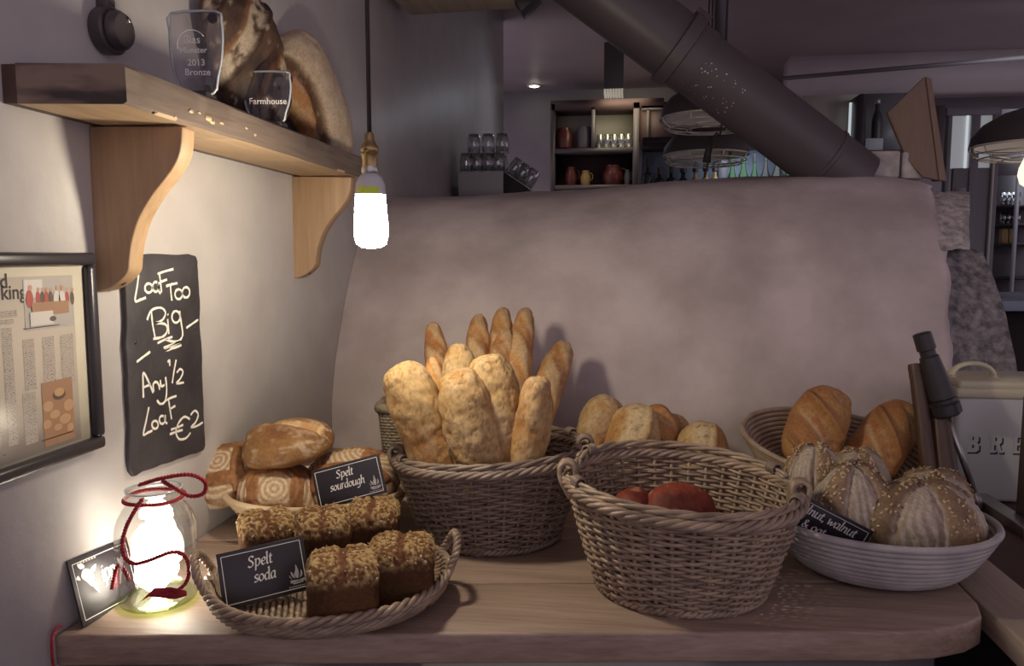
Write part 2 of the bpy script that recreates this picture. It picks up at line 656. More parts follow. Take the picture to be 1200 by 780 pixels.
# pen lettering: every glyph is a set of strokes on an x-height of 1
G = {
    'S': (.98, [[(.8, 1.3), (.55, 1.5), (.22, 1.38), (.2, 1.05), (.5, .78), (.72, .48), (.6, .1), (.3, 0), (.04, .16)]]),
    'p': (.86, [[(.02, .9), (.14, 1), (.12, .2), (.1, -.6)], [(.12, .72), (.36, 1), (.64, .88), (.7, .48), (.5, .06), (.28, 0), (.12, .12)]]),
    'e': (.74, [[(.1, .46), (.5, .56), (.62, .8), (.42, 1), (.16, .78), (.08, .36), (.3, 0), (.64, .16)]]),
    'l': (.40, [[(.02, 1.55), (.14, 1.65), (.12, .25), (.2, .02), (.36, .06)]]),
    't': (.54, [[(.22, 1.35), (.18, .25), (.28, .02), (.5, .1)], [(.0, .96), (.46, 1)]]),
    's': (.64, [[(.56, .9), (.36, 1), (.13, .84), (.2, .6), (.45, .42), (.52, .18), (.3, 0), (.04, .1)]]),
    'o': (.82, [[(.38, 1), (.1, .7), (.1, .3), (.38, 0), (.66, .3), (.68, .7), (.38, 1)]]),
    'd': (.86, [[(.64, .8), (.4, 1), (.12, .7), (.1, .28), (.3, 0), (.62, .3)], [(.5, 1.6), (.66, 1.65), (.64, .2), (.7, .02), (.84, .06)]]),
    'a': (.84, [[(.62, .9), (.36, 1), (.1, .68), (.1, .25), (.28, 0), (.6, .4)], [(.64, 1), (.62, .2), (.68, .02), (.82, .06)]]),
    'u': (.86, [[(.0, .92), (.12, 1), (.1, .3), (.24, 0), (.5, .12), (.64, .5)], [(.66, 1), (.64, .2), (.7, .02), (.84, .06)]]),
    'r': (.58, [[(.0, .92), (.12, 1), (.1, 0)], [(.12, .6), (.3, .95), (.54, .96)]]),
    'g': (.84, [[(.62, .9), (.36, 1), (.1, .68), (.1, .3), (.28, .05), (.6, .4)], [(.64, 1), (.62, -.25), (.42, -.6), (.08, -.5)]]),
    'h': (.86, [[(.02, 1.55), (.14, 1.65), (.12, .8), (.1, 0)], [(.12, .6), (.36, 1), (.58, .85), (.6, .2), (.68, .02), (.82, .06)]]),
    'n': (.86, [[(.0, .92), (.12, 1), (.1, 0)], [(.12, .6), (.36, 1), (.58, .85), (.6, .2), (.68, .02), (.82, .06)]]),
    'z': (.68, [[(.08, .95), (.3, .98), (.58, .94), (.3, .5), (.06, .06), (.3, .02), (.6, .06)]]),
    'w': (1.1, [[(.02, .95), (.1, 1), (.22, .02), (.5, .8), (.66, .02), (.96, .6), (.98, 1)]]),
    '&': (1.1, [[(.98, .05), (.62, .3), (.2, 1.1), (.34, 1.45), (.55, 1.25), (.16, .55), (.1, .2), (.35, 0), (.68, .25), (.82, .66)]]),
    ',': (.32, [[(.14, .12), (.12, -.08), (.02, -.26)]]),
    'i': (.38, [[(.02, .92), (.14, 1), (.12, .2), (.2, .02), (.32, .06)], [(.14, 1.35), (.17, 1.42)]]),
    'k': (.78, [[(.12, 1.65), (.1, 0)], [(.6, .98), (.14, .5), (.68, .02)]]),
    'b': (.84, [[(.12, 1.6), (.1, .05)], [(.12, .7), (.38, 1), (.66, .75), (.64, .25), (.36, 0), (.12, .15)]]),
    ' ': (.45, []),
}


def ribbon(mb, pts2, nib, place, minw):
    """one pen stroke as a flat ribbon; place(P2) -> 3-D points"""
    P = np.asarray(pts2, float)
    T = np.gradient(P, axis=0)
    T /= np.linalg.norm(T, axis=1)[:, None] + 1e-9
    perp = np.stack([-T[:, 1], T[:, 0]], 1)
    sg = np.sign((perp * nib).sum(1))
    sg[sg == 0] = 1
    off = nib * sg[:, None] * .5 + perp * minw * .5
    A, B = place(P + off), place(P - off)
    n = len(P)
    k = np.arange(n - 1)
    mb.add(np.vstack([A, B]), [np.stack([k, k + n, k + n + 1, k + 1], -1)])


def lettering(mb, text, x, y, h, place, nibw=.17, minw=.07, slant=.12, align='center', squash=1.0):
    w = sum(G[c][0] for c in text) * h * squash
    if align == 'center':
        x -= w / 2
    nib = np.array([math.cos(.62), math.sin(.62)]) * nibw * h
    for c in text:
        adv, strokes = G[c]
        for st in strokes:
            q = spline(st, 6)
            q = np.stack([x + (q[:, 0] * squash + slant * q[:, 1]) * h, y + q[:, 1] * h], 1)
            ribbon(mb, q, nib, place, minw * h)
        x += adv * h * squash

# ================================================================ the setting
def quadgrid(x0, x1, nx, f):
    return np.array([[f(x, t) for t in np.linspace(0, 1, nx)] for x in np.linspace(x0, x1, nx)])


b = MB().box((WX - .12, -.9, -.85), (WX, 6.19, 2.62))
struct('wall_left', b, 'wall_paint', smooth=False)
b = MB().box((-4, 8.8, -.85), (8, 8.9, 2.62))
struct('wall_far', b, 'far_paint', smooth=False)
b = MB().box((-4, -.9, 2.45), (8, 8.9, 2.55))
struct('ceiling', b, 'ceiling_paint', smooth=False)
b = MB().box((-4, -2.5, -.95), (8, 8.9, -.85))
struct('floor', b, 'floor_boards', smooth=False)

# ---------------------------------------------------------------- table
TE = math.atan(.145)


def clip(poly, a, b_, c):
    """keep a*x + b*y <= c"""
    out = []
    for i in range(len(poly)):
        p, q = poly[i], poly[(i + 1) % len(poly)]
        dp, dq = a * p[0] + b_ * p[1] - c, a * q[0] + b_ * q[1] - c
        if dp <= 0:
            out.append(p)
        if dp * dq < 0:
            t = dp / (dp - dq)
            out.append((p[0] + (q[0] - p[0]) * t, p[1] + (q[1] - p[1]) * t))
    return out


table = thing('bread_table', 'worn brown plank table with a rounded right end under all the bread baskets', 'table', (-.3, 1.6, 0))
cu, su = math.cos(TE), math.sin(TE)
o0 = np.array([-.889, 1.077])
top_outline = [(WX + .002, 1.077), (.36, 1.077 + .145 * 1.249), (.45, 1.268), (.53, 1.287), (.59, 1.315), (.63, 1.35), (.645, 1.40), (.648, 1.5), (.648, 2.31), (WX + .002, 2.31)]
edges = [0, .195, .42, .66, .90, 1.5]
for k in range(5):
    v0, v1 = edges[k] + (.0012 if k else -.2), edges[k + 1] - .0012
    n = np.array([-su, cu])
    q = clip(top_outline, -n[0], -n[1], -(n @ o0 + v0))
    q = clip(q, n[0], n[1], n @ o0 + v1)
    zt = (0, -.0008, .0002, -.0006, 0)[k]
    m = MB().prism([(p[0], p[1], -.052 + zt) for p in q], (0, 0, .052))
    m.build('board', 'table_wood' if k else 'table_wood', table, True, False, .005 if k == 0 else .002)
q = [(WX + .002, 1.10), (.34, 1.10 + .145 * 1.23), (.47, 1.31), (.56, 1.36), (.60, 1.45), (.60, 2.3), (WX + .002, 2.3)]
MB().prism([(x, y, -.848) for x, y in q], (0, 0, .796)).build('apron', 'apron_grey', table, True, False)

# counter to the right of the table, with its pale edge plank
side = thing('side_counter', 'dark side counter at the right with a pale wooden edge plank', 'counter', (1.2, 1.9, -.03))
MB().box((.765, .5, -.06), (1.75, 2.29, -.012)).build('worktop', 'dark_wood', side, True, False, .002)
MB().hexa([(.652, .55, -.05), (.762, .55, -.05), (.762, 1.63, -.05), (.655, 1.63, -.05)],
          [(.652, .55, -.004), (.762, .55, -.004), (.762, 1.63, -.004), (.655, 1.63, -.004)]).build('edge_plank', 'pale_plank', side, True, False, .003)
MB().box((.70, .6, -.848), (1.7, 2.25, -.0605)).build('cabinet_body', 'far_dark', side, True, False)
MB().box((.905, 1.78, -.0115), (.945, 2.15, .012)).build('metal_strip', 'steel', side, True, False, .002)

# ---------------------------------------------------------------- the plastered oven
oven = thing('bread_oven', 'huge pink plastered wood-fired oven behind the baskets', 'oven', (0, 2.9, 0))
prof = spline([(2.318, -.05), (2.318, .05), (2.325, .15), (2.36, .27), (2.43, .40), (2.52, .54), (2.66, .685), (2.82, .78), (2.98, .826), (3.2, .850), (3.6, .855)], 5)
crack = [(1090, 205), (1091, 235), (1096, 270), (1110, 300), (1116, 330), (1113, 370), (1116, 410), (1122, 445), (1124, 520), (1124, 640)]
outer = [(1134, 205), (1135, 240), (1137, 262), (1150, 285), (1166, 320), (1180, 360), (1190, 400), (1197, 445), (1200, 520), (1200, 640)]


def edge_x(tab, Y, Z):
    lo, hi = -1.0, 3.0
    for _ in range(40):
        mid = (lo + hi) / 2
        d = np.array([mid, Y, Z - CAM_Z])
        w = d @ FW
        px, py = 600 + F * (d @ RT) / w, 390 - F * (d @ UP) / w
        if px < np.interp(py, [t[1] for t in tab], [t[0] for t in tab]):
            lo = mid
        else:
            hi = mid
    return mid


XE = np.array([edge_x(crack, Y, Z) for Y, Z in prof])
XO = np.array([edge_x(outer, Y + .03, Z) for Y, Z in prof])
for arr in (XE, XO):                       # above the crest the edges run straight back
    k = int(np.argmax(prof[:, 1] > .80))
    arr[k:] = arr[k]
NX = 90
rows = []
for i, (Y, Z) in enumerate(prof):
    x = WX + .001 + (XE[i] - WX) * np.linspace(0, 1, NX)
    x[-1] = XE[i]
    P = np.stack([x, np.full(NX, Y), np.full(NX, Z)], 1)
    bulge = .055 * np.sin(np.clip((x - WX) / (XE[i] - WX), 0, 1) * math.pi) ** 1.0
    t = smooth(.0, .5, Z)
    P[:, 2] += smooth(.35, .85, Z) * (.012 + .062 * smooth(-.6, .75, x) - .045 * smooth(.85, 1.25, x))
    nz = fbm(np.stack([x * 2.2, np.full(NX, Y * 2.2), np.full(NX, Z * 2.2)], 1), 3, 4)
    P[:, 1] += nz * .012 - bulge * .5
    P[:, 2] += nz * .010 * smooth(.3, .8, Z)
    rows.append(P)
rows = np.array(rows)
# lip: turn the plaster edge back to give it thickness along the crack
lip = rows[:, -1:] + np.stack([np.full(len(prof), -.004), np.full(len(prof), .035), np.full(len(prof), -.012)], 1)[:, None]
wob = fbm(np.stack([np.arange(len(prof)) * .45, np.zeros(len(prof)), np.zeros(len(prof))], 1), 9, 4) * .010
rows[:, -1, 0] += wob
lip[:, 0, 0] += wob
MB().grid(np.concatenate([rows, lip], 1)).build('plaster_shell', 'oven_plaster', oven, True)
OVEN_ROWS = rows


def rough_block(front, back_off, name, mat, parent, amp=.006, n=14, seed=1):
    """front: list of rows of (left, right) points; pushed back by back_off, lumpy faced"""
    R = []
    for L_, R_ in front:
        L_, R_ = np.array(L_), np.array(R_)
        row = [L_ + back_off] + [L_ + (R_ - L_) * t for t in np.linspace(0, 1, n)] + [R_ + back_off]
        R.append(row)
    R = np.array(R)
    d = fbm(R.reshape(-1, 3) * 22, seed, 4).reshape(R.shape[:2]) * amp
    R[:, 1:-1, 1] += d[:, 1:-1]
    R[:, 1:-1, 2] += d[:, 1:-1] * .6
    Ft = np.concatenate([(R[:1] + back_off) * [1, 0, 0] + R[:1] * [0, 0, 1] + (R[:1] + back_off) * [0, 1, 0], R,
                         (R[-1:] + back_off) * [1, 1, 0] + R[-1:] * [0, 0, 1]])
    MB().grid(Ft).build(name, mat, parent, True, True, sharp=50)


kk = [i for i in range(len(prof)) if prof[i, 1] < .64]
kk = kk[::1]
fr = []
for i in kk:
    Y, Z = prof[i]
    fr.append(((XE[i] - .03, Y + .028, Z), (XO[i], Y + .05, Z)))
rough_block(fr, np.array([.10, 1.3, 0]), 'stone_flank', 'rough_stone', oven, .012, 16, 4)
# the paler slab above it
z_hi, z_lo = .80, .60
fr = []
for z in np.linspace(z_lo, z_hi, 9):
    Y = np.interp(z, prof[:, 1], prof[:, 0])
    l, r_ = np.interp(z, prof[:, 1], XE), np.interp(z, prof[:, 1], XO)
    r_ = edge_x([(1136, 150), (1137, 640)], Y - .01, z + .03)
    fr.append(((l - .02, Y + .0, z + .03), (r_, Y - .01, z + .03)))
rough_block(fr, np.array([.03, .5, 0]), 'pale_slab', 'pale_stone', oven, .010, 12, 8)
# the squared blocks along the crown
for px0, px1, seed in ((976, 1053, 1), (1056, 1086, 2)):
    a = at(px0, 203, y=3.0)
    c = at(px1, 203, y=3.0)
    hgt = at(px0, 178, y=3.0)[2] - a[2]
    m = MB().box((a[0], 2.985, a[2] - .02), (c[0], 3.18, a[2] + hgt))
    o = m.build('block', 'block_stone', oven, True, True, .008)
    o.data.set_sharp_from_angle(angle=.6)

# ---------------------------------------------------------------- flue
A, B_ = at(990, 205, y=3.02), at(690, -22, y=2.86)
flue = thing('flue_pipe', 'thick black flue pipe slanting up to the left from the oven top', 'pipe', tuple(A))
d = unit(B_ - A)
L = np.linalg.norm(B_ - A)


def onpipe(t):
    return A + d * t


R0 = .116
MB().tube([onpipe(-.05), onpipe(L * .62)], R0, 40).build('pipe_section', 'flue_black', flue, True, sharp=40)
MB().tube([onpipe(L * .58), onpipe(L + .5)], R0 + .007, 40).build('pipe_section', 'flue_black', flue, True, sharp=40)
tc = L * .655
MB().tube([onpipe(tc - .026), onpipe(tc - .022), onpipe(tc + .022), onpipe(tc + .026)], [R0 + .01, R0 + .024, R0 + .024, R0 + .01], 40).build('collar', 'flue_black', flue, True, sharp=40)
MB().tube([onpipe(.09), onpipe(.094), onpipe(.106), onpipe(.11)], [R0, R0 + .004, R0 + .004, R0], 40).build('seam_ring', 'flue_black', flue, True, sharp=40)
kn = onpipe(tc) + np.cross(d, [0, 1, 0]) * 0 + unit(np.cross(np.cross(d, [0, 0, 1]), d)) * (R0 + .03)
MB().tube([kn - d * .03, kn + d * .03], .018, 12).build('clamp_bolt', 'flue_black', flue, True, sharp=40)
# foil scraps and worn flecks on the pipe are flat bright paint chips
fl = MB()
rng = random.Random(5)
toc = unit(np.array([0, 0, CAM_Z]) - onpipe(L * .55))
toc = unit(toc - d * (toc @ d))
sd = np.cross(d, toc)
for k in range(46):
    t = L * .565 - rng.random() * .16 if k > 9 else L * .60 - rng.random() * .05
    an = rng.uniform(-.9, .25)
    c = onpipe(t) + (toc * math.cos(an) + sd * math.sin(an)) * (R0 + .0012)
    e1, e2 = d, unit(np.cross(toc * math.cos(an) + sd * math.sin(an), d))
    s = rng.uniform(.0012, .0038)
    fl.add([c + e1 * s, c + e2 * s * .8, c - e1 * s * .9, c - e2 * s], [np.array([[0, 1, 2, 3]])])
fl.build('paint_fleck', 'wire_white', flue, True, False, kind='stuff')

m = MB()
m.box((at(838, 20, y=3.6)[0], 3.58, 1.30), (at(850, 20, y=3.6)[0], 3.63, 2.449))
o = m.build('drop_rod', 'flue_black', None, True, False, label='vertical black rod dropping from the ceiling behind the flue pipe', category='rod')

# board standing on the oven crown
bw = thing('wooden_board', 'brown wooden board tilted on its corner on the oven crown', 'board', tuple(at(1085, 205, y=2.99)))
Yb = 2.965
pts = [at(1084, 90, y=Yb + .06), at(1040, 132, y=Yb + .05), at(1064, 188, y=Yb + .02), at(1082, 207, y=Yb), at(1109, 212, y=Yb), at(1091, 92, y=Yb + .06)]
MB().prism([pts[0], pts[1], pts[2], pts[3], at(1100, 211, y=Yb)], (0, .022, 0)).build('face_board', 'board_wood', bw, True, False, .002)
MB().prism([pts[0] + [.002, -.004, 0], at(1101, 211, y=Yb - .004), pts[4] + [0, -.004, 0], pts[5] + [0, -.004, 0]], (0, .026, 0)).build('edge_strip', 'board_wood', bw, True, False, .002)
m = MB().prism([at(1093, 123, y=3.1), at(1094, 212, y=3.1), at(1103, 212, y=3.1), at(1108, 123, y=3.1)], (0, .02, 0))
m.build('dark_board', 'lamp_dark', None, True, False, label='narrow near-black board standing behind the tilted brown board', category='board')

# ---------------------------------------------------------------- far end of the room
def far_box(name, x0, y0, x1, y1, Y, depth, mat, parent=None, bevel=.0, **k):
    """a box whose front spans the two photograph corners at depth Y"""
    a, c = at(x0, y0, y=Y), at(x1, y1, y=Y)
    ym = y0 + min(40, (y1 - y0) / 2)
    a[0], c[0] = at(x0, ym, y=Y)[0], at(x1, ym, y=Y)[0]
    m = MB().box((min(a[0], c[0]), Y, min(a[2], c[2])), (max(a[0], c[0]), Y + depth, max(a[2], c[2])))
    return m.build(name, mat, parent, True, False, bevel, **k)


def cup_thing(name, label, cat, px, py, Y, group=None):
    return thing(name, label, cat, tuple(at(px, py, y=Y)), group=group)


cab = cup_thing('wall_cupboard', 'tall dark cupboard with two lit upper bays on the far wall', 'cupboard', 700, 225, 8.4)
Yc = 8.35
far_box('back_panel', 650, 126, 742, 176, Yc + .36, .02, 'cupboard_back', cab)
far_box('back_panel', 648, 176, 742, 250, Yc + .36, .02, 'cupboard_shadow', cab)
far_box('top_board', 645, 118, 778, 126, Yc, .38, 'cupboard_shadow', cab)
far_box('side_panel', 645, 122, 650, 250, Yc, .38, 'cupboard', cab)
far_box('side_panel', 742, 120, 749, 250, Yc, .38, 'cupboard', cab)
far_box('shelf', 650, 174, 742, 178, Yc, .36, 'cupboard', cab)
far_box('shelf', 650, 217, 742, 221, Yc, .36, 'cupboard', cab)
far_box('divider', 693, 126, 697, 174, Yc, .36, 'far_grey', cab)
c2 = cup_thing('dim_cupboard', 'dim glass-fronted cupboard to the right of the lit bays', 'cupboard', 765, 172, 8.4)
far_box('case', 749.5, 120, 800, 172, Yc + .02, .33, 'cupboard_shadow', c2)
far_box('door_frame', 752, 124, 800, 128, Yc, .018, 'cupboard', c2)
far_box('door_frame', 752, 168, 800, 172, Yc, .018, 'cupboard', c2)
far_box('door_frame', 758, 128, 761, 168, Yc, .018, 'cupboard', c2)
# contents: two canisters in the left bay, glasses in the right, dim crockery below


def jarshape(name, label, cat, px0, px1, ytop, ybase, Y, mat, prof, group=None):
    a, c = at(px0, ybase, y=Y), at(px1, ybase, y=Y)
    h = at(px0, ytop, y=Y)[2] - a[2]
    r = (c[0] - a[0]) / 2
    t = thing(name, label, cat, ((a[0] + c[0]) / 2, Y, a[2]), group=group)
    MB().lathe([(p * r, z * h) for p, z in prof], 20).build('body', mat, t, sharp=45)
    return t, r, h


zs = 173.9
t, r, h = jarshape('canister', 'dull red canister in the left lit cupboard bay', 'canister', 651, 671, 152, zs, 8.5, 'red_ware', [(0, 0), (.95, 0), (1, .3), (1, .75), (.8, .9), (.8, 1), (0, 1)])
MB().lathe([(0, h), (r * .7, h), (r * .7, h * 1.06), (0, h * 1.08)], 16).build('lid', 'red_ware', t, sharp=45)
t, r, h = jarshape('canister', 'grey blue canister next to the cupboard divider', 'canister', 676, 693, 150, zs, 8.5, 'grey_ware', [(0, 0), (1, 0), (1, .88), (.85, .95), (.85, 1), (0, 1)])
MB().lathe([(0, h), (r * .75, h), (r * .75, h * 1.05), (0, h * 1.07)], 16).build('lid', 'grey_ware', t, sharp=45)
first = None
for row in range(2):
    for k in range(5):
        px = 703 + k * 8.3
        Yg = 8.46 + row * .11
        a = at(px, zs, y=Yg)
        a[2] = at(720, zs, y=8.46)[2]
        lab = ('upturned tumbler in the %s row of the lit cupboard bay, %s from left' % (('front', 'back')[row], ('first', 'second', 'third', 'fourth', 'fifth')[k]))
        if first is None:
            first = thing('tumbler', lab, 'glass', tuple(a), group='tumblers in the lit cupboard bay')
            MB().lathe([(.026, .0), (.036, .001), (.040, .07), (.034, .145), (.030, .150), (0, .151)], 14).build('glass_wall', 'glass_far', first)
            MB().lathe([(.022, .138), (.031, .139), (.031, .148), (.022, .149), (.022, .138)], 14).build('foot', 'glass_edge', first)
        else:
            copy_thing(first, Matrix.Translation(Vector(a)), lab)
for k, (px0, px1, yt, mat, lab) in enumerate([(662, 676, 196, 'red_ware', 'dark red jug at the left of the dim lower cupboard shelf'),
                                              (680, 692, 200, 'amber_ware', 'small glinting amber jug on the dim lower cupboard shelf'),
                                              (706, 730, 194, 'red_ware', 'wide dark red pot on the dim lower cupboard shelf'),
                                              (731, 739, 199, 'grey_ware', 'slim grey pot at the right of the dim lower cupboard shelf')]):
    t, r, h = jarshape('pot', lab, 'pot', px0, px1, yt, 217, 8.5, mat, [(0, 0), (.8, 0), (1, .3), (1, .6), (.7, .85), (.75, 1), (.68, 1), (.6, .86), (0, .8)])
    MB().tube(spline([(r * .9, 0, h * .3), (r * 1.35, 0, h * .45), (r * 1.3, 0, h * .75), (r * .75, 0, h * .85)], 4), r * .1, 6).build('handle', mat, t)

# emergency light on the ceiling, downlight
p = at(719, 100, y=6.9)
t = thing('bulkhead_light', 'small ribbed bulkhead lamp under the dark ceiling', 'lamp', (p[0], 6.9, p[2]))
w2 = .085
zc0 = p[2]
MB().box((p[0] - w2, 6.9, zc0 - .03), (p[0] + w2, 7.05, 2.4495)).build('housing', 'lamp_dark', t, True, False, .006)
for k in range(7):
    x = p[0] - w2 + .012 + k * (2 * w2 - .024) / 6
    MB().tube([(x, 6.9, zc0 - .028), (x, 6.905, zc0 - .07), (x + .004, 6.96, zc0 - .092), (x + .004, 7.04, zc0 - .07), (x, 7.045, zc0 - .03)], .010, 8).build('diffuser_rib', 'ribbed_glow', t, True)
pc = at(626, 100, z=2.4495)
t = thing('ceiling_downlight', 'small round glowing downlight set in the dark ceiling', 'lamp', tuple(pc))
MB().lathe([(.055, -.012), (.075, -.014), (.078, 0), (.05, 0)], 24).build('rim', 'lamp_white', t)
MB().lathe([(0, -.022), (.03, -.019), (.05, -.010), (.056, -.004)], 24).build('lens', 'downlight_glow', t)

# rail under the ceiling
a, c = at(915, 92, y=6.5), at(1240, 72, y=6.0)
c[2] = a[2]
m = MB().tube([a, (a + c) / 2, c], .016, 10)
m.build('ceiling_pipe', 'pipe_dark', None, True, label='thin grey pipe running along under the ceiling at upper right', category='pipe')
m = MB().box((at(925, 112, y=7.6)[0], 7.6, at(925, 112, y=7.6)[2]), (7.5, 7.9, 2.4495))
struct('trim_1', m, 'ceiling_paint', smooth=False)

# stacked tumblers on the white ledge by the left wall
led = thing('wall_ledge', 'white box ledge on the far left wall carrying upturned glasses', 'ledge', (-.75, 4.3, 1.0))
a, c = at(537, 201, y=4.15), at(590, 226, y=4.15)
lx0 = max(a[0], WX + .001)
MB().box((lx0, 4.15, c[2] - .1), (c[0], 4.55, a[2])).build('box', 'far_white', led, True, False, .004)
e = at(618, 226, y=4.2)
MB().hexa([(c[0] + .001, 4.15, c[2] - .12), (e[0], 4.15, c[2] - .12), (e[0], 4.5, c[2] - .12), (c[0] + .001, 4.5, c[2] - .12)],
          [(c[0] + .001, 4.15, a[2] - .004), (e[0], 4.15, c[2] + .03), (e[0], 4.5, c[2] + .03), (c[0] + .001, 4.5, a[2] - .004)]).build('side_shelf', 'far_dark', led, True, False)
ztop = a[2]
tw = .044
gfirst = None
gi = 0
spots = []
for row in range(2):
    for k in range(4):
        spots.append((lx0 + .035 + k * (c[0] - lx0 - .07) / 3, 4.20 + row * .11, ztop, 0))
for k in range(3):
    spots.append((lx0 + .075 + k * .078, 4.22, ztop + .1035, 1))
ORD = ('first', 'second', 'third', 'fourth', 'fifth')
for i_, (x, y, z, up_) in enumerate(spots):
    lab = ('upturned tumbler of the top layer on the white wall ledge, %s from the left' % ORD[i_ - 8] if up_ else
           'upturned tumbler in the bottom %s row on the white wall ledge, %s from the left' % (('front', 'back')[i_ // 4], ORD[i_ % 4]))
    grp = 'tumblers of the top layer on the ledge' if up_ else 'tumblers of the bottom layer on the ledge'
    if gfirst is None:
        gfirst = thing('tumbler', lab, 'glass', (x, y, z), group=grp)
        MB().lathe([(.026, .0), (.035, .001), (.037, .05), (.031, .099), (.027, .103), (0, .1032)], 16).build('glass_wall', 'glass_far', gfirst)
        MB().lathe([(.0, .093), (.029, .094), (.0292, .1025), (0, .103)], 14).build('foot', 'far_grey', gfirst)
        MB().lathe([(.033, .0), (.036, .0), (.036, .003), (.033, .003), (.033, 0)], 16).build('lip', 'glass_edge', gfirst)
    else:
        copy_thing(gfirst, Matrix.Translation((x, y, z)), lab, grp)
for k in range(5):
    x = c[0] + .03 + (k % 3) * .042
    y = 4.19 + (k // 3) * .09
    z = np.interp(x, [c[0], e[0]], [a[2] - .004, c[2] + .03])
    sl = math.atan2(c[2] + .03 - (a[2] - .004), e[0] - c[0])
    copy_thing(gfirst, Matrix.Translation((x, y, z + .001)) @ Euler((0, -sl, 0)).to_matrix().to_4x4(),
               'glinting tumbler %s from left in the %s row on the sloping ledge shelf' % (ORD[k % 3], ('front', 'back')[k // 3]), 'tumblers on the sloping shelf')

# bottle shelf behind the oven
bs = thing('bottle_shelf', 'shelf of spirit and wine bottles above the oven crown', 'shelf', (1, 5.7, 1.0))
zb = at(860, 236, y=5.62)[2]
xa, xb = at(752, 230, y=5.55)[0], at(962, 230, y=5.55)[0]
MB().box((xa, 5.52, zb - .03), (xb, 5.80, zb)).build('shelf_board', 'far_grey', bs, True, False)
a, c = at(749, 168, y=5.9), at(960, 168, y=5.9)
MB().box((a[0], 5.9, zb - .03), (c[0], 5.93, a[2])).build('back_panel', 'blue_wall', bs, True, False)
MB().box((a[0], 5.80, -.849), (a[0] + .02, 5.9, a[2])).build('upright', 'far_white', bs, True, False)
a, c = at(842, 168, y=5.86), at(852, 168, y=5.86)
MB().box((a[0], 5.81, zb), (c[0], 5.9, a[2])).build('upright', 'far_white', bs, True, False)
a, c = at(905, 176, y=5.86), at(915, 176, y=5.86)
MB().hexa([(a[0] - .03, 5.87, zb), (a[0] + .02, 5.87, zb), (a[0] + .02, 5.895, zb), (a[0] - .03, 5.895, zb)],
          [(a[0] + .08, 5.87, a[2]), (a[0] + .16, 5.87, a[2]), (a[0] + .16, 5.895, a[2]), (a[0] + .08, 5.895, a[2])]).build('slanted_stay', 'far_white', bs, True, False)
MB().box((xa, 5.52, at(800, 169, y=5.52)[2]), (xb, 5.93, at(800, 160, y=5.52)[2])).build('canopy', 'far_dark', bs, True, False)


def bottle(name, label, px, ytop, rpx, mat, neckmat, style, group):
    Yb_ = 5.6
    a = at(px, 236, y=Yb_)
    r = rpx * Yb_ / F
    h = at(px, ytop, y=Yb_)[2] - zb
    t = thing(name, label, 'bottle', (a[0], Yb_, zb), group=group)
    if style == 'wine':
        pr_ = [(0, 0), (.92, 0), (1, .02), (1, .42), (.9, .50), (.55, .62), (.36, .72), (.33, .86), (0, .86)]
    elif style == 'round':
        pr_ = [(0, 0), (.85, 0), (1, .12), (1, .36), (.8, .52), (.34, .64), (.24, .70), (.22, .86), (0, .86)]
    else:
        pr_ = [(0, 0), (.95, 0), (1, .02), (1, .60), (.85, .66), (.34, .70), (.30, .86), (0, .86)]
    MB().lathe([(p * r, z * h) for p, z in pr_], 18).build('bottle_glass', mat, t)
    MB().lathe([(r * .30, h * .80), (r * .40, h * .81), (r * .40, h * .99), (r * .34, h), (0, h)], 14).build('cap', neckmat, t, sharp=40)
    if style != 'round':
        MB().lathe([(r * 1.01, h * .12), (r * 1.015, h * .12), (r * 1.015, h * .36), (r * 1.01, h * .36)], 18).build('label_band', 'far_white' if style == 'wine' else 'far_grey', t)


for px, yt, rp, mat, nm, st, lab in [
    (758, 186, 5, 'glass_dark', 'black_plastic', 'plain', 'slim dark spirit bottle at the far left of the bottle row'),
    (772, 196, 6, 'glass_dark', 'black_plastic', 'plain', 'second dark spirit bottle from the left of the bottle row'),
    (786, 195, 6, 'glass_dark', 'black_plastic', 'plain', 'third dark spirit bottle from the left of the bottle row'),
    (800, 194, 10, 'glass_dark', 'black_plastic', 'round', 'round-shouldered dark bottle under the lower cage lamp'),
    (814, 193, 8, 'amber_ware', 'black_plastic', 'round', 'leftmost of the three tan bottles under the lower cage lamp'),
    (826, 192, 8, 'amber_ware', 'black_plastic', 'round', 'middle one of the three tan bottles under the lower cage lamp'),
    (837, 192, 8, 'amber_ware', 'black_plastic', 'round', 'rightmost of the three tan bottles under the lower cage lamp'),
    (857, 182, 6, 'glass_green', 'glass_green', 'wine', 'first green wine bottle right of the pale upright'),
    (870, 181, 7, 'glass_green', 'glass_green', 'wine', 'second green wine bottle right of the pale upright'),
    (883, 180, 5, 'glass_green', 'black_plastic', 'wine', 'third green wine bottle with a dark cap right of the pale upright'),
    (896, 178, 6, 'glass_dark', 'black_plastic', 'wine', 'dark wine bottle left of the slanting stay'),
    (910, 177, 8, 'glass_dark', 'black_plastic', 'wine', 'wide dark wine bottle in front of the slanting stay'),
    (925, 177, 7, 'glass_green', 'black_plastic', 'wine', 'green wine bottle right of the slanting stay'),
    (937, 178, 7, 'glass_green', 'glass_green', 'wine', 'bright green wine bottle against the flue pipe')]:
    bottle('bottle', lab, px, yt, rp, mat, nm, st, 'bottles above the oven crown')

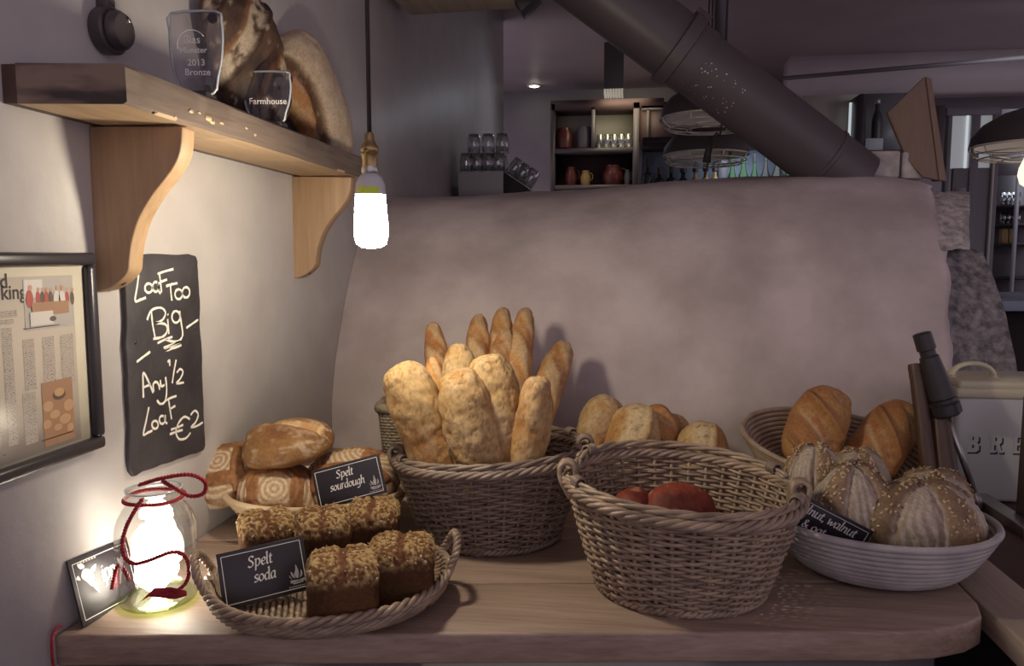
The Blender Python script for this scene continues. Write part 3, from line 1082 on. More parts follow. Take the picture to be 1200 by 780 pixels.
# ---------------------------------------------------------------- caged lamps
def cage_lamp(label, px, py, wpx, Y, bulb=False):
    c = at(px, py, y=Y)
    r = wpx / 2 * Y / F
    t = thing('cage_lamp', label, 'lamp', tuple(c), group=None)
    MB().lathe([(r * 1.0, 0), (r * .97, .035), (r * .80, .085), (r * .5, .125), (r * .2, .145), (.035, .15), (.03, .20), (0, .20)], 40).build('shade', 'lamp_dark', t)
    MB().lathe([(r * .985, .002), (r * .95, .032), (r * .78, .079), (r * .48, .118), (r * .15, .137), (0, .14)], 40).build('shade_lining', 'lamp_white', t)
    th = np.linspace(0, 2 * math.pi, 41)[:-1]

    def ring(rr, z):
        return np.stack([rr * np.cos(th), rr * np.sin(th), np.full(40, z)], 1)
    m = MB()
    for rr, z in ((r * .99, -.004), (r * .93, -.030), (r * .82, -.046), (r * .45, -.052)):
        MB().tube(ring(rr, z), .0032, 6, True).build('cage_ring', 'wire_white', t)
    for k in range(8):
        an = k * math.pi / 4 + .3
        ca, sa = math.cos(an), math.sin(an)
        MB().tube([(r * .99 * ca, r * .99 * sa, -.004), (r * .93 * ca, r * .93 * sa, -.030), (r * .82 * ca, r * .82 * sa, -.046), (r * .45 * ca, r * .45 * sa, -.052)], .003, 6).build('cage_rib', 'wire_white', t)
    for k in range(3):
        an = k * 2.1 + .8
        MB().box((r * .93 * math.cos(an) - .006, r * .93 * math.sin(an) - .006, -.02), (r * .93 * math.cos(an) + .006, r * .93 * math.sin(an) + .006, .03)).build('clip', 'dull_steel', t, False, False)
    MB().tube([(0, 0, .19), (0, 0, 2.449 - c[2])], .005, 6).build('cord', 'cord_black', t)
    MB().tube([(0, 0, .14), (0, 0, .06)], .02, 12).build('lamp_holder', 'lamp_dark', t)
    if bulb:
        MB().lathe([(.018, .07), (.02, .0), (.03, -.045), (.046, -.085), (.050, -.115), (.040, -.148), (.02, -.163), (0, -.166)], 24).build('bulb', 'edison_light', t)
    return t


cage_lamp('upper caged pendant lamp half behind the flue pipe', 832, 138, 112, 3.5)
cage_lamp('lower caged pendant lamp above the bottle row', 827, 181, 95, 3.95)
cage_lamp('caged pendant lamp with a clear glowing bulb at the right edge', 1212, 170, 122, 3.3, True)
a, c = at(848, 118, y=3.2), at(826, 208, y=3.2)
t = thing('hanging_weight', 'black cord with a cone weight hanging before the cage lamps', 'weight', tuple(a))
up0 = at(849, 60, y=3.2)
up0 = np.array([a[0] + .01, 3.2, 2.449])
MB().tube(spline([up0, a, at(838, 158, y=3.2), at(830, 190, y=3.2), c], 5), .004, 6).build('cord_line', 'cord_black', t, True)
MB().tube([at(832, 160, y=3.2), at(830.5, 172, y=3.2), at(828, 190, y=3.2)], [.006, .011, .017], 12).build('cone_weight', 'cord_black', t, True)

# ---------------------------------------------------------------- right background: lit bay, glazed screen, shelves
rb = cup_thing('lit_bay', 'pale lit wall bay between the flue pipe and the tilted board', 'cupboard', 985, 185, 7.0)
far_box('back_panel', 940, 112, 1012, 200, 7.3, .02, 'cupboard_back', rb)
o_ = at(1008, 110, y=7.0)
MB().box((o_[0], 7.0, -.849), (o_[0] + .04, 7.3, o_[2])).build('post', 'far_dark', rb, True, False)
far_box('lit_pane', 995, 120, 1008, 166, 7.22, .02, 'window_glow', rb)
far_box('back_panel', 1013, 110, 1075, 200, 7.32, .02, 'far_grey', rb)
far_box('shelf', 1013, 176, 1075, 182, 7.0, .3, 'far_dark', rb)
t, r, h = jarshape('dark_bottle', 'big dark bottle on the lit bay shelf by the tilted board', 'bottle', 1019, 1033, 116, 176, 7.12, 'black_plastic', [(0, 0), (1, 0), (1, .55), (.8, .68), (.4, .78), (.36, .97), (0, .97)])
MB().lathe([(r * .37, h * .9), (r * .44, h * .9), (r * .44, h), (0, h)], 12).build('cap', 'dull_steel', t)
o = far_box('white_carton', 1014, 162, 1035, 176, 7.02, .08, 'far_white', None, .004, label='small white carton on the lit bay shelf next to the dark bottle', category='box')

gs = thing('glazed_screen', 'grey glazed screen with tall pale panes behind the oven flank', 'screen', (2.3, 4.9, 0))
Yg = 4.9


def gbox(n, x0, y0, x1, y1, mat, dy=0, dp=.03):
    return far_box(n, x0, y0, x1, y1, Yg + dy, dp, mat, gs, .003)


for x0, x1 in ((1110, 1115), (1138, 1148), (1163, 1172)):
    gbox('post', x0, 128, x1, 520, 'pane_frame', 0, .05)
gbox('rail', 1110, 126, 1172, 134, 'pane_frame', -.002, .05)
gbox('lower_panel', 1115, 197, 1163, 520, 'far_grey', .01, .03)
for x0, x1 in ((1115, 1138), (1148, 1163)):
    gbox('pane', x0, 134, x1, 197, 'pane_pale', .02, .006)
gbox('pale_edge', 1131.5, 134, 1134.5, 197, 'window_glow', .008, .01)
gbox('pale_edge', 1164, 140, 1167, 320, 'cupboard_back', -.006, .006)
far_box('hatch', 1118, 220, 1130, 300, Yg + .004, .01, 'far_white', gs)

rs = thing('bar_shelves', 'dim bar shelves of glasses at the far right', 'shelf', (3.1, 5.8, 0))
Yr = 5.7
far_box('back_panel', 1172, 128, 1240, 520, Yr + .3, .02, 'far_grey', rs)
far_box('upper_panel', 1172, 150, 1197, 205, Yr + .15, .02, 'far_white', rs)
for yy in (240, 262, 285, 325):
    far_box('shelf_board', 1172, yy, 1240, yy + 3, Yr, .3, 'far_dark', rs)
far_box('post', 1190, 205, 1194, 520, Yr - .02, .02, 'far_white', rs)
zz = {240: 'upper', 262: 'middle', 285: 'lower'}
sf = None
for yy in (240, 262):
    for k in range(4):
        p = at(1175 + k * 5.6, yy, y=Yr + .08)
        p[2] = at(1172, yy, y=Yr)[2]
        lab = 'dim tumbler %s from the left on the %s bar shelf at the far right' % (ORD[k], zz[yy])
        if sf is None:
            sf = thing('tumbler', lab, 'glass', tuple(p), group='tumblers on the upper bar shelf')
            MB().lathe([(0, 0), (.018, .001), (.019, .09), (.017, .09), (.016, .005)], 12).build('glass_wall', 'glass_far', sf)
            MB().lathe([(0, .002), (.015, .003), (.015, .01), (0, .012)], 12).build('base', 'glass_edge', sf)
        else:
            copy_thing(sf, Matrix.Translation(Vector(p)), lab, 'tumblers on the %s bar shelf' % zz[yy])
for k, (px, lab) in enumerate([(1178, 'yellowish carton left of its twin on the lower bar shelf'), (1186, 'yellowish carton right of its twin on the lower bar shelf')]):
    o = far_box('carton', px - 3.4, 268, px + 3.4, 284.9, Yr + .05, .05, 'amber_ware', None, .002, label=lab, category='box', group='cartons on the lower bar shelf')
bc = thing('bar_counter', 'pale blue lit bar counter at the right edge behind the oven flank', 'counter', (2.9, 4.2, .3))
a = at(1166, 352, y=3.9)
MB().box((a[0], 3.9, a[2] - .05), (a[0] + 1.2, 4.85, a[2])).build('counter_top', 'blue_wall', bc, True, False, .004)
MB().box((a[0] + .03, 3.95, -.849), (a[0] + 1.15, 4.8, a[2] - .0505)).build('counter_front', 'far_dark', bc, True, False)
p = at(1184, 336, y=4.2)
o = thing('napkin', 'small white napkin lying on the blue lit bar counter', 'napkin', (p[0], 4.2, a[2] + .001))
MB().box((-.05, -.04, 0), (.05, .04, .004)).build('folded_sheet', 'far_white', o, False, False, .001)
b = MB().hexa([at(1192, 620, y=1.75), at(1215, 620, y=1.75), at(1215, 620, y=1.85), at(1192, 620, y=1.85)],
              [at(1191, 355, y=1.75), at(1215, 355, y=1.75), at(1215, 355, y=1.85), at(1191, 355, y=1.85)])
struct('trim_2', MB().box((at(1197, 500, y=1.90)[0], 1.83, -.012), (at(1197, 500, y=1.90)[0] + .09, 1.90, at(1197, 470, y=1.83)[2])), 'dark_wood', smooth=False)
# the wooden shelf end sticking into the top of the view
hs = thing('high_shelf', 'wooden underside of a high wall shelf at the top edge', 'shelf', (-.65, 3.2, 1.6))
zh = 1.60
q = [at(482, 18, z=zh), at(606, 10, z=zh), at(592, -20, z=zh), at(440, -20, z=zh)]
q = [(max(p[0], WX + .002), p[1]) for p in q]
MB().prism([(x, y, zh) for x, y in q], (0, 0, .05)).build('plank', 'pale_plank', hs, True, False, .003)
a = at(598, -3, z=zh + .01)
MB().prism([at(597, -8, y=a[1] + .05), at(611, 13, y=a[1] + .05), at(632, -8, y=a[1] + .05)], (0, .12, 0)).build('dark_bracket', 'lamp_dark', hs, True, False, .003)

# ================================================================ left wall: shelf, lamp, frame, slate
SX = WX + .18
shelf = thing('wall_shelf', 'thick rough plank shelf on two curved wooden brackets', 'shelf', (WX + .09, 1.6, .83))
ys = [1.067, 2.135]
# plank with a worn, slightly wavy front
n = 40
G_ = []
for y in np.linspace(ys[0], ys[1], n):
    w1 = .003 * math.sin(y * 9) + .0015 * math.sin(y * 31)
    yb = y - .024 * (1 - (y - ys[0]) / (ys[1] - ys[0]))
    G_.append([(WX + .024, yb, .831), (SX - .006, y, .831 + w1 * .3), (SX + w1 * .6, y, .835), (SX + w1 * .6 - .001, y, .884), (SX - .005, y, .889), (WX + .024, yb, .889)])
m = MB().grid(np.array(G_), True)
m.add(np.array(G_[0]), [[0, 1, 2, 3, 4, 5]])
m.add(np.array(G_[-1]), [[5, 4, 3, 2, 1, 0]])
pk = m.build('plank', 'shelf_weathered', shelf, True, True, sharp=30)
pk.data.materials.append(MATS['shelf_wood'])
pk.data.materials.append(MATS['shelf_end'])          # the underside is bare, unweathered wood
for f in pk.data.polygons:
    if abs(f.normal.y) > .7:
        f.material_index = 2
    elif f.center.z < .0025:
        f.material_index = 1
MB().box((WX + .001, ys[0] - .024, .832), (WX + .0235, ys[1], .888)).build('back_strip', 'dark_wood', shelf, True, False, .001)
m = MB()
rng = random.Random(3)
for k, (px, py, s) in enumerate([(227, 130, .007), (247, 138, .010), (252, 143, .008), (263, 144, .006), (209, 137, .004), (186, 133, .004), (290, 150, .004), (300, 158, .005), (236, 132, .005)]):
    p = at(px, py, x=SX + .0035)
    x_ = SX + .6 * (.003 * math.sin(p[1] * 9) + .0015 * math.sin(p[1] * 31)) - .0002
    pts = [(x_, p[1] + s * math.cos(a_) * rng.uniform(.7, 1.5), p[2] + s * .55 * math.sin(a_) * rng.uniform(.7, 1.3)) for a_ in np.arange(8) * math.pi / 4]
    m.prism(pts, (.0006, 0, 0))
m.build('bare_chip', 'rattan_pale', shelf, True, False, kind='stuff')


def bracket(y0, dark):
    q = [(104, 153), (231, 153), (229, 178), (222, 196), (208, 214), (192, 231), (178, 250), (168, 268), (161, 290), (158, 308), (156, 322), (146, 333), (133, 341), (118, 346), (104, 346)]
    P = []
    for px, py in q:
        p = at(px, py, y=1.232)
        P.append((p[0], p[2]))
    P = np.array(P)
    P[:, 0] = WX + .001 + (P[:, 0] - P[0, 0]) * (.17 / (P[1, 0] - P[0, 0]))
    P[:, 1] = .830 + (P[:, 1] - P[0, 1])
    curve = spline(P[1:], 4)
    out = [P[0]] + list(curve)
    o = MB().prism([(x, y0, z) for x, z in out], (0, .040, 0)).build('bracket', 'bracket_wood', shelf, True, False, .0025)
    for f, zz_ in ((.80, .60), (.35, .75)):
        i = int(len(curve) * f)
        x, z = curve[i]
        nx, nz = unit(np.array([curve[i - 1][1] - curve[i + 1][1], -(curve[i - 1][0] - curve[i + 1][0])]))
        c = np.array([x, y0 + .02, z])
        nn = np.array([abs(nx), 0, -abs(nz)])
        if f > .5:
            MB().tube([c - nn * .002, c + nn * .0012], .005, 12).build('screw_hole', 'bark_screw', o, True, False)
    return o


bracket(1.228, 1)
bracket(2.063, 0)

# pendant bulb
BX, BY, BZ = -.440, 1.365, .687
bulb = thing('pendant_bulb', 'glowing bare pendant bulb with brass socket on a black cord', 'lamp', (BX, BY, BZ))
k = BY * 1.06 / F        # metres per pixel there
zt = lambda py: (250 - py) * k
MB().tube([(0, 0, zt(162)), (0, 0, 2.449 - BZ)], .0042, 8).build('cord', 'cord_black', bulb)
MB().lathe([(0, zt(160)), (.006, zt(160)), (.0085, zt(163)), (.0085, zt(168)), (.012, zt(173)), (.0155, zt(176)), (.0165, zt(180)), (.0145, zt(182)), (.0165, zt(184)), (.0135, zt(187)), (.0135, zt(199)), (0, zt(199))], 28).build('socket', 'brass', bulb, sharp=50)
MB().tube([(0, -.014, zt(182)), (0, -.021, zt(182))], .004, 8).build('switch_stub', 'brass', bulb)
MB().lathe([(0, zt(198)), (.0150, zt(198)), (.0155, zt(200)), (.0155, zt(204)), (.014, zt(205.5)), (0, zt(206))], 28).build('collar_ring', 'steel', bulb, sharp=50)
MB().lathe([(0, zt(205)), (.013, zt(205)), (.021, zt(210)), (.0262, zt(217)), (.0272, zt(222)), (.0275, zt(229)), (.0, zt(229.2))], 32).build('ballast_base', 'bulb_base', bulb, sharp=60)
MB().lathe([(.0265, zt(229.4)), (.0272, zt(233)), (.0285, zt(246)), (.0305, zt(262)), (.0305, zt(276)), (.0270, zt(284)), (.018, zt(288)), (0, zt(289.5))], 32).build('lit_globe', 'bulb_light', bulb)
a_ = np.linspace(-.95, .55, 10)
Gq = np.array([[(.0283 * math.sin(t), -.0283 * math.cos(t), z) for t in a_ + .35] for z in (zt(221), zt(229.0))])
MB().grid(Gq).build('label_sticker', 'bulb_label', bulb)

# round bakelite fitting
p = at(131, 36, x=WX + .02)
fit = thing('wall_fitting', 'round dark bakelite fitting with a conduit above the shelf end', 'fitting', (WX, p[1], p[2]))
RX = Matrix.Rotation(math.pi / 2, 4, 'Y')
MB().lathe([(0, .001), (.037, .001), (.040, .006), (.0405, .024), (.037, .027), (0, .027)], 32, M=RX).build('back_box', 'bakelite', fit, sharp=40)
MB().lathe([(.031, .027), (.033, .029), (.033, .038), (.028, .045), (.012, .048), (0, .048)], 32, M=RX).build('front_cap', 'bakelite', fit, sharp=40)
MB().box((.0, -.012, .036), (.022, .012, .055)).build('neck', 'bakelite', fit, False, False, .003)
MB().tube([(.012, 0, .054), (.012, 0, .5)], .009, 12).build('conduit', 'bakelite', fit)
MB().tube([(.046, .008, .018), (.05, .008, .018)], .004, 10).build('screw', 'steel', fit)

# framed newspaper
fr_ = thing('picture_frame', 'black framed newspaper page hanging at the left edge', 'picture', (WX, .95, .45))
zt0, zb0, y1 = .616, .281, 1.203
y0 = .72
fx0, fx1 = WX + .001, WX + .022
fwid = .021
for a, c in (((y0, zt0 - fwid), (y1, zt0)), ((y0, zb0), (y1, zb0 + fwid)), ((y0, zb0 + fwid), (y0 + fwid, zt0 - fwid)), ((y1 - fwid, zb0 + fwid), (y1, zt0 - fwid))):
    MB().box((fx0, a[0], a[1]), (fx1, c[0], c[1])).build('frame_bar', 'frame_black', fr_, True, False, .006)
MB().box((fx0, y0 + .01, zb0 + .01), (fx0 + .008, y1 - .01, zt0 - .01)).build('mount', 'mount_board', fr_, True, False)
px_ = fx0 + .0083
ne = y1 - fwid - .014


def at_w(px, py):
    return at(px, py, x=px_)[1:]


page_t = at_w(86, 322)[1]
page_b = at_w(92, 515)[1]
yr = at_w(90, 420)[0]
MB().box((fx0, y0 + .03, page_b), (px_, yr, page_t)).build('newspaper', 'newsprint', fr_, True, False)


def flat(name, ya, za, yb, zb_, mat, parent=fr_, lift=.0003, rough=False):
    x = px_ + lift
    o = MB().add([(x, ya, za), (x, yb, za), (x, yb, zb_), (x, ya, zb_)], [np.array([[0, 1, 2, 3]])]).build(name, mat, parent, True, False)
    return o


def fromto(px0, py0, px1, py1):
    a, c = at_w(px0, py0), at_w(px1, py1)
    return a[0], a[1], c[0], c[1]


for q in [(26, 398, 43, 455), (49, 395, 66, 449), (70, 393, 88, 445), (26, 462, 45, 517), (1, 385, 22, 520)]:
    flat('text_column', *fromto(*q), 'newsprint_text')
for kc in range(4):
    yc_ = at_w(1, 385)[0] - .012 - kc * .072
    flat('text_column', yc_ - .062, .335, yc_, .50, 'newsprint_text')
flat('text_column', *fromto(0, 365, 20, 371), 'newsprint_text')
flat('text_column', *fromto(0, 375, 16, 379), 'newsprint_text')
for x0_, y0_, x1_ in [(27, 386, 70), (49, 517, 86), (3, 534, 7)]:
    a, c = at_w(x0_, y0_), at_w(x1_, y0_)
    flat('print_rule', a[0], a[1], c[0], a[1] + .0013, 'ink', lift=.0005)
ph = flat('news_photo', *fromto(26, 327, 87, 381), 'photo_room', lift=.0005)
rng = random.Random(11)


def blob(parent, px, py, rx, ry, mat, lift):
    c = at_w(px, py)
    ry_, rz_ = rx * 1.25 / F * 1.35, ry * 1.25 / F
    pts = [(px_ + lift, c[0] + ry_ * math.cos(t), c[1] + rz_ * math.sin(t)) for t in np.arange(12) * math.pi / 6]
    MB().add(pts, [list(range(12))]).build('printed_shape', mat, parent, True, False)


flat('printed_shape', *fromto(27, 328, 50, 348), 'photo_white', ph, .0007)
for i, x in enumerate((44, 49, 54, 59, 78, 84)):
    blob(ph, x, 349, 2.6, 8, 'photo_dark' if i % 2 else 'photo_red', .0009)
    blob(ph, x, 339, 1.7, 2.6, 'photo_skin', .0011)
for x in (34, 66, 72):
    blob(ph, x, 350, 4.0, 10, 'photo_red' if x == 34 else 'photo_white', .0012)
    blob(ph, x + .6, 337, 2.1, 3.2, 'photo_skin', .0014)
flat('printed_shape', *fromto(36, 355, 80, 366), 'photo_wood', ph, .0016)
flat('printed_shape', *fromto(34, 366, 62, 379), 'photo_white', ph, .0017)
blob(ph, 61, 373, 4, 3, 'photo_dark', .0018)
ph = flat('news_photo', *fromto(48, 449, 88, 512), 'photo_wood', lift=.0005)
blob(ph, 69, 462, 8, 6, 'photo_dark', .0007)
blob(ph, 69, 459, 6, 5, 'photo_bread', .0009)
for x, y, rx, ry in ((56, 476, 6, 6), (80, 474, 6, 7), (64, 485, 6, 5), (55, 497, 5, 5), (76, 490, 7, 6), (68, 500, 5, 4), (82, 500, 4, 5)):
    blob(ph, x, y, rx, ry, 'photo_bread', .0008)
    blob(ph, x, y - 1, rx * .6, ry * .5, 'photo_skin', .001)
MB().box((fx1 - .007, y0 + .015, zb0 + .015), (fx1 - .006, y1 - .015, zt0 - .015)).build('glazing', 'glass_pane', fr_, True, False)


def text_mesh(s, size, mat, M, parent, name='lettering', extrude=0.0, shear=0.0, space=1.0, bold=0.0):
    cu = bpy.data.curves.new(name, 'FONT')
    cu.body = s
    cu.size = size
    cu.extrude = extrude
    cu.shear = shear
    cu.space_character = space
    cu.offset = bold
    cu.resolution_u = 3
    tmp = bpy.data.objects.new(name, cu)
    COL.objects.link(tmp)
    dg = bpy.context.evaluated_depsgraph_get()
    me = bpy.data.meshes.new_from_object(tmp.evaluated_get(dg))
    bpy.data.objects.remove(tmp)
    bpy.data.curves.remove(cu)
    me.transform(M)
    if parent is not None:
        me.transform(LOC[parent].inverted())
    me.materials.clear()
    me.materials.append(MATS[mat])
    o = bpy.data.objects.new(name, me)
    COL.objects.link(o)
    o.parent = parent
    LOC[o] = LOC[parent]
    return o


def wall_M(p, x):
    return frame((0, 1, 0), (0, 0, 1), (1, 0, 0), (x, p[1], p[2]))


zl = at(8, 343, x=px_)
text_mesh('nd', .030, 'ink', wall_M(at(-10, 338, x=px_), px_ + .0004), fr_, 'headline', bold=.0005)
text_mesh('s king', .030, 'ink', wall_M(at(-12, 352, x=px_), px_ + .0004), fr_, 'headline', bold=.0005)

# slate with chalk writing
sl = thing('slate_board', 'dark slate hung on the wall with chalk price writing', 'sign', (WX, 1.43, .2))
xs = WX + .012
outl = [(147, 338), (146, 318), (148, 303), (153, 298), (180, 297), (222, 298), (230, 300), (232, 306), (233, 330), (235, 360), (234, 372), (237, 410), (238, 450), (239.5, 490), (241, 522), (239, 528), (222, 533), (196, 543), (170, 552), (158, 558), (153, 554), (152, 540), (153, 500), (151, 470), (150, 430), (148, 400), (149, 372)]
q = [at(a, c, x=xs) for a, c in outl]
q2 = []
for i in range(len(q)):
    for t in (0, .25, .5, .75):
        p = q[i] + (q[(i + 1) % len(q)] - q[i]) * t
        jn = noise(np.array([p * 60]), 4)[0] * .0022
        q2.append(p + np.array([0, jn, jn]))
MB().prism(q2[::-1], (-.009, 0, 0)).build('slate_slab', 'slate', sl, True, False, .0022)
for a, c in ((159, 401), (229, 384)):
    p = at(a, c, x=xs + .0004)
    MB().tube([p - [.004, 0, 0], p + [.0002, 0, 0]], .0042, 10).build('nail_hole', 'bark_screw', sl, True, False)


def chalk_at(P):
    """points given on a close view of the slate (2.786 x, origin 120, 290), set on its face"""
    return np.array([at(120 + a / 2.786, 290 + c / 2.786, x=xs + .0005) for a, c in P])


def circ(cx, cy, rx, ry, a0=100, a1=480):
    return [(cx + rx * math.cos(math.radians(t)), cy - ry * math.sin(math.radians(t))) for t in range(a0, a1, 30)]


words = [
    [[(119, 80), (114, 125), (107, 173), (124, 170), (142, 163)], circ(151, 132, 12, 15), circ(174, 128, 10, 16, 60, 400), [(185, 112), (184, 140), (190, 150)], [(186, 84), (190, 115), (193, 146)], [(180, 86), (205, 77), (232, 70)], [(190, 112), (211, 104)]],
    [[(208, 126), (225, 120), (245, 116)], [(222, 122), (224, 148), (227, 173)], circ(249, 152, 12, 16), circ(273, 146, 12, 17)],
    [[(160, 208), (164, 250), (172, 292)], [(146, 236), (160, 205), (190, 196), (206, 212), (196, 236), (174, 246)], [(174, 246), (205, 250), (212, 270), (198, 290), (166, 298)], [(213, 233), (215, 256), (217, 282)], [(213, 216), (215, 220)], circ(240, 226, 13, 19, 30, 400), [(252, 206), (258, 250), (262, 285), (250, 304), (228, 306), (208, 300)]],
    [[(180, 312), (204, 300), (229, 291)], [(200, 327), (228, 316), (256, 306)], [(256, 306), (230, 320), (204, 336)], [(204, 336), (232, 328), (258, 318)]],
    [[(274, 262), (294, 248), (313, 235)], [(112, 373), (134, 356), (156, 340)]],
    [[(213, 374), (219, 368), (220, 386)], [(241, 366), (234, 402), (228, 442)], [(243, 408), (254, 396), (263, 406), (254, 428), (242, 443), (266, 440)]],
    [[(134, 490), (133, 445), (134, 408), (152, 440), (166, 474)], [(134, 456), (158, 446)], [(168, 470), (166, 446), (176, 438), (184, 448), (187, 464)], [(189, 432), (192, 452), (203, 448)], [(206, 422), (210, 462), (205, 500), (190, 510), (178, 498)]],
    [[(152, 520), (143, 565), (134, 609), (148, 604), (163, 597)], circ(172, 578, 10, 13), circ(195, 562, 9, 13, 60, 400), [(205, 546), (206, 568), (212, 574)], [(216, 496), (221, 530), (226, 560)], [(206, 500), (224, 490), (242, 484)], [(219, 528), (238, 516)]],
    [[(286, 560), (268, 552), (250, 570), (240, 600), (250, 624), (272, 622), (288, 604)], [(224, 594), (246, 586), (264, 578)], [(220, 609), (244, 600), (262, 595)], [(288, 546), (302, 532), (313, 545), (304, 570), (289, 586), (308, 582), (328, 570)]],
]
for wd in words:
    m = MB()
    for st in wd:
        P = chalk_at(spline(st, 5))
        T = np.gradient(P, axis=0)
        T /= np.linalg.norm(T, axis=1)[:, None] + 1e-9
        nrm = np.cross(T, [1, 0, 0])
        wv = .0024 * (1 + .35 * noise(P * 260, 3))
        n = len(P)
        kq = np.arange(n - 1)
        m.add(np.vstack([P + nrm * wv[:, None], P - nrm * wv[:, None]]), [np.stack([kq, kq + n, kq + n + 1, kq + 1], -1)])
    m.build('chalk_word', 'chalk', sl, True, False)

# ---------------------------------------------------------------- signs
def sign(name, label, TL, TR, BL, lines, logo=True, thick=.003, group=None, hh=.16):
    """a black card; TL, TR, BL corners in the world"""
    TL, TR, BL = map(np.array, (TL, TR, BL))
    ex, ey = TR - TL, TL - BL
    W, H = np.linalg.norm(ex), np.linalg.norm(ey)
    ex = ex / W
    ey = unit(ey - ex * (ey @ ex))
    ez = np.cross(ex, ey)
    M = frame(ex, ey, ez, BL)
    t = thing(name, label, 'sign', M=M, group=group)
    MB().box((0, 0, -thick), (W, H, 0)).build('card', 'sign_black', t, False, False, .0006)
    mg, lw = .07 * H, .0011

    def place(P, z=.0004):
        return np.stack([P[:, 0], P[:, 1], np.full(len(P), z)], 1)
    m = MB()
    for a, c in (((mg, mg), (W - mg, mg + lw)), ((mg, H - mg - lw), (W - mg, H - mg)), ((mg, mg), (mg + lw, H - mg)), ((W - mg - lw, mg), (W - mg, H - mg))):
        m.add([(a[0], a[1], .0004), (c[0], a[1], .0004), (c[0], c[1], .0004), (a[0], c[1], .0004)], [np.array([[0, 1, 2, 3]])])
    m.build('border_line', 'sign_white', t, False, False)
    for text, cx, cy, h in lines:
        m = MB()
        lettering(m, text, cx * W, cy * H, h * H, place)
        m.build('lettering', 'sign_white', t, False, False)
    if logo:
        m = MB()
        lx, ly, s = W * (.86 if logo is True else logo[0]), H * (.24 if logo is True else logo[1]), H * .13

        def flame(pts):
            q = spline([(lx + a * s, ly + c * s) for a, c in pts], 4, True)
            m.add(place(q), [list(range(len(q)))])
        flame([(-.1, .15), (-.38, .7), (-.12, 1.3), (.0, 2.05), (.22, 1.4), (.3, .75), (.12, .15)])
        flame([(-.3, .15), (-.72, .5), (-.8, 1.15), (-.58, .95), (-.42, .55)])
        flame([(.3, .15), (.5, .55), (.6, 1.2), (.78, .8), (.68, .35)])
        flame([(-.72, .1), (-1.0, .35), (-1.1, .75), (-.98, .55)])
        flame([(.72, .12), (.95, .3), (1.05, .7), (.98, .35)])
        for a, c in (((-1.0, -.12), (1.0, -.3)), ((-1.0, -.36), (1.0, -.12)), ((-.7, -.55), (.75, -.48))):
            A_, C_ = np.array([lx + a[0] * s, ly + a[1] * s]), np.array([lx + c[0] * s, ly + c[1] * s])
            d = unit(C_ - A_)
            nn = np.array([-d[1], d[0]]) * s * .09
            m.add(place(np.array([A_ + nn, A_ - nn, C_ - nn, C_ + nn])), [np.array([[0, 1, 2, 3]])])
        m.build('flame_emblem', 'sign_grey', t, False, False)
        m = MB()
        for k in range(9):
            a = lx + (-1.3 + k * .29) * s
            m.add(place(np.array([(a, ly - 1.02 * s), (a + .2 * s, ly - 1.02 * s), (a + .2 * s, ly - .9 * s), (a, ly - .9 * s)])), [np.array([[0, 1, 2, 3]])])
        m.build('small_print', 'sign_grey', t, False, False, kind='stuff')
    return t


# ---------------------------------------------------------------- jar, its lamp and twine
JX, JY, JR = -.797, 1.222, .068
jar = thing('glass_jar', 'big clear glass jar tied with red twine at the left', 'jar', (JX, JY, .0005))
jh = at(180, 572, y=JY)[2]
J = jh
prof_j = [(0, .006), (.052, .006), (.060, .004), (.0655, .010), (JR, .022), (JR, J * .62), (JR * .985, J * .68), (JR * .90, J * .76), (JR * .78, J * .83), (JR * .70, J * .865), (JR * .68, J * .89), (JR * .72, J * .90), (JR * .68, J * .915), (JR * .68, J * .935), (JR * .72, J * .945), (JR * .68, J * .96), (JR * .66, J * .985), (JR * .69, J), (JR * .62, J * 1.0), (JR * .62, J * .975)]
MB().lathe(prof_j, 64).build('jar_wall', 'glass_clear', jar)
MB().lathe([(0, .0005), (.052, .0005), (.062, .003), (.0645, .008), (.060, .011), (.045, .007), (0, .0065)], 48).build('jar_base', 'jar_bottom', jar, sharp=60)
MB().lathe([(JR * .66, J * .99), (JR * .69, J * .992), (JR * .695, J * 1.004), (JR * .66, J * 1.008), (JR * .63, J * 1.0), (JR * .66, J * .99)], 48).build('jar_lip', 'glass_edge', jar)
jl = thing('jar_light', 'dazzling white light bulb lying in the glass jar', 'lamp', (JX - .006, JY + .004, .012))
t = np.linspace(0, math.pi, 18)
a_ = np.arange(28) * 2 * math.pi / 28
D = np.stack([np.sin(t)[:, None] * np.cos(a_), np.sin(t)[:, None] * np.sin(a_), np.broadcast_to(np.cos(t)[:, None], (18, 28))], -1)
lump = 1 + .16 * fbm(D.reshape(-1, 3) * 1.6, 5, 3).reshape(18, 28)
MB().grid((D * lump[..., None] * np.array([.036, .036, .043]) + [0, 0, .048])[:, ::-1], True).build('lit_globe', 'jar_lamp', jl)

tw = thing('red_twine', 'red twine tied round the jar neck with a loop and trailing tag', 'twine', (JX, JY, J * .9))


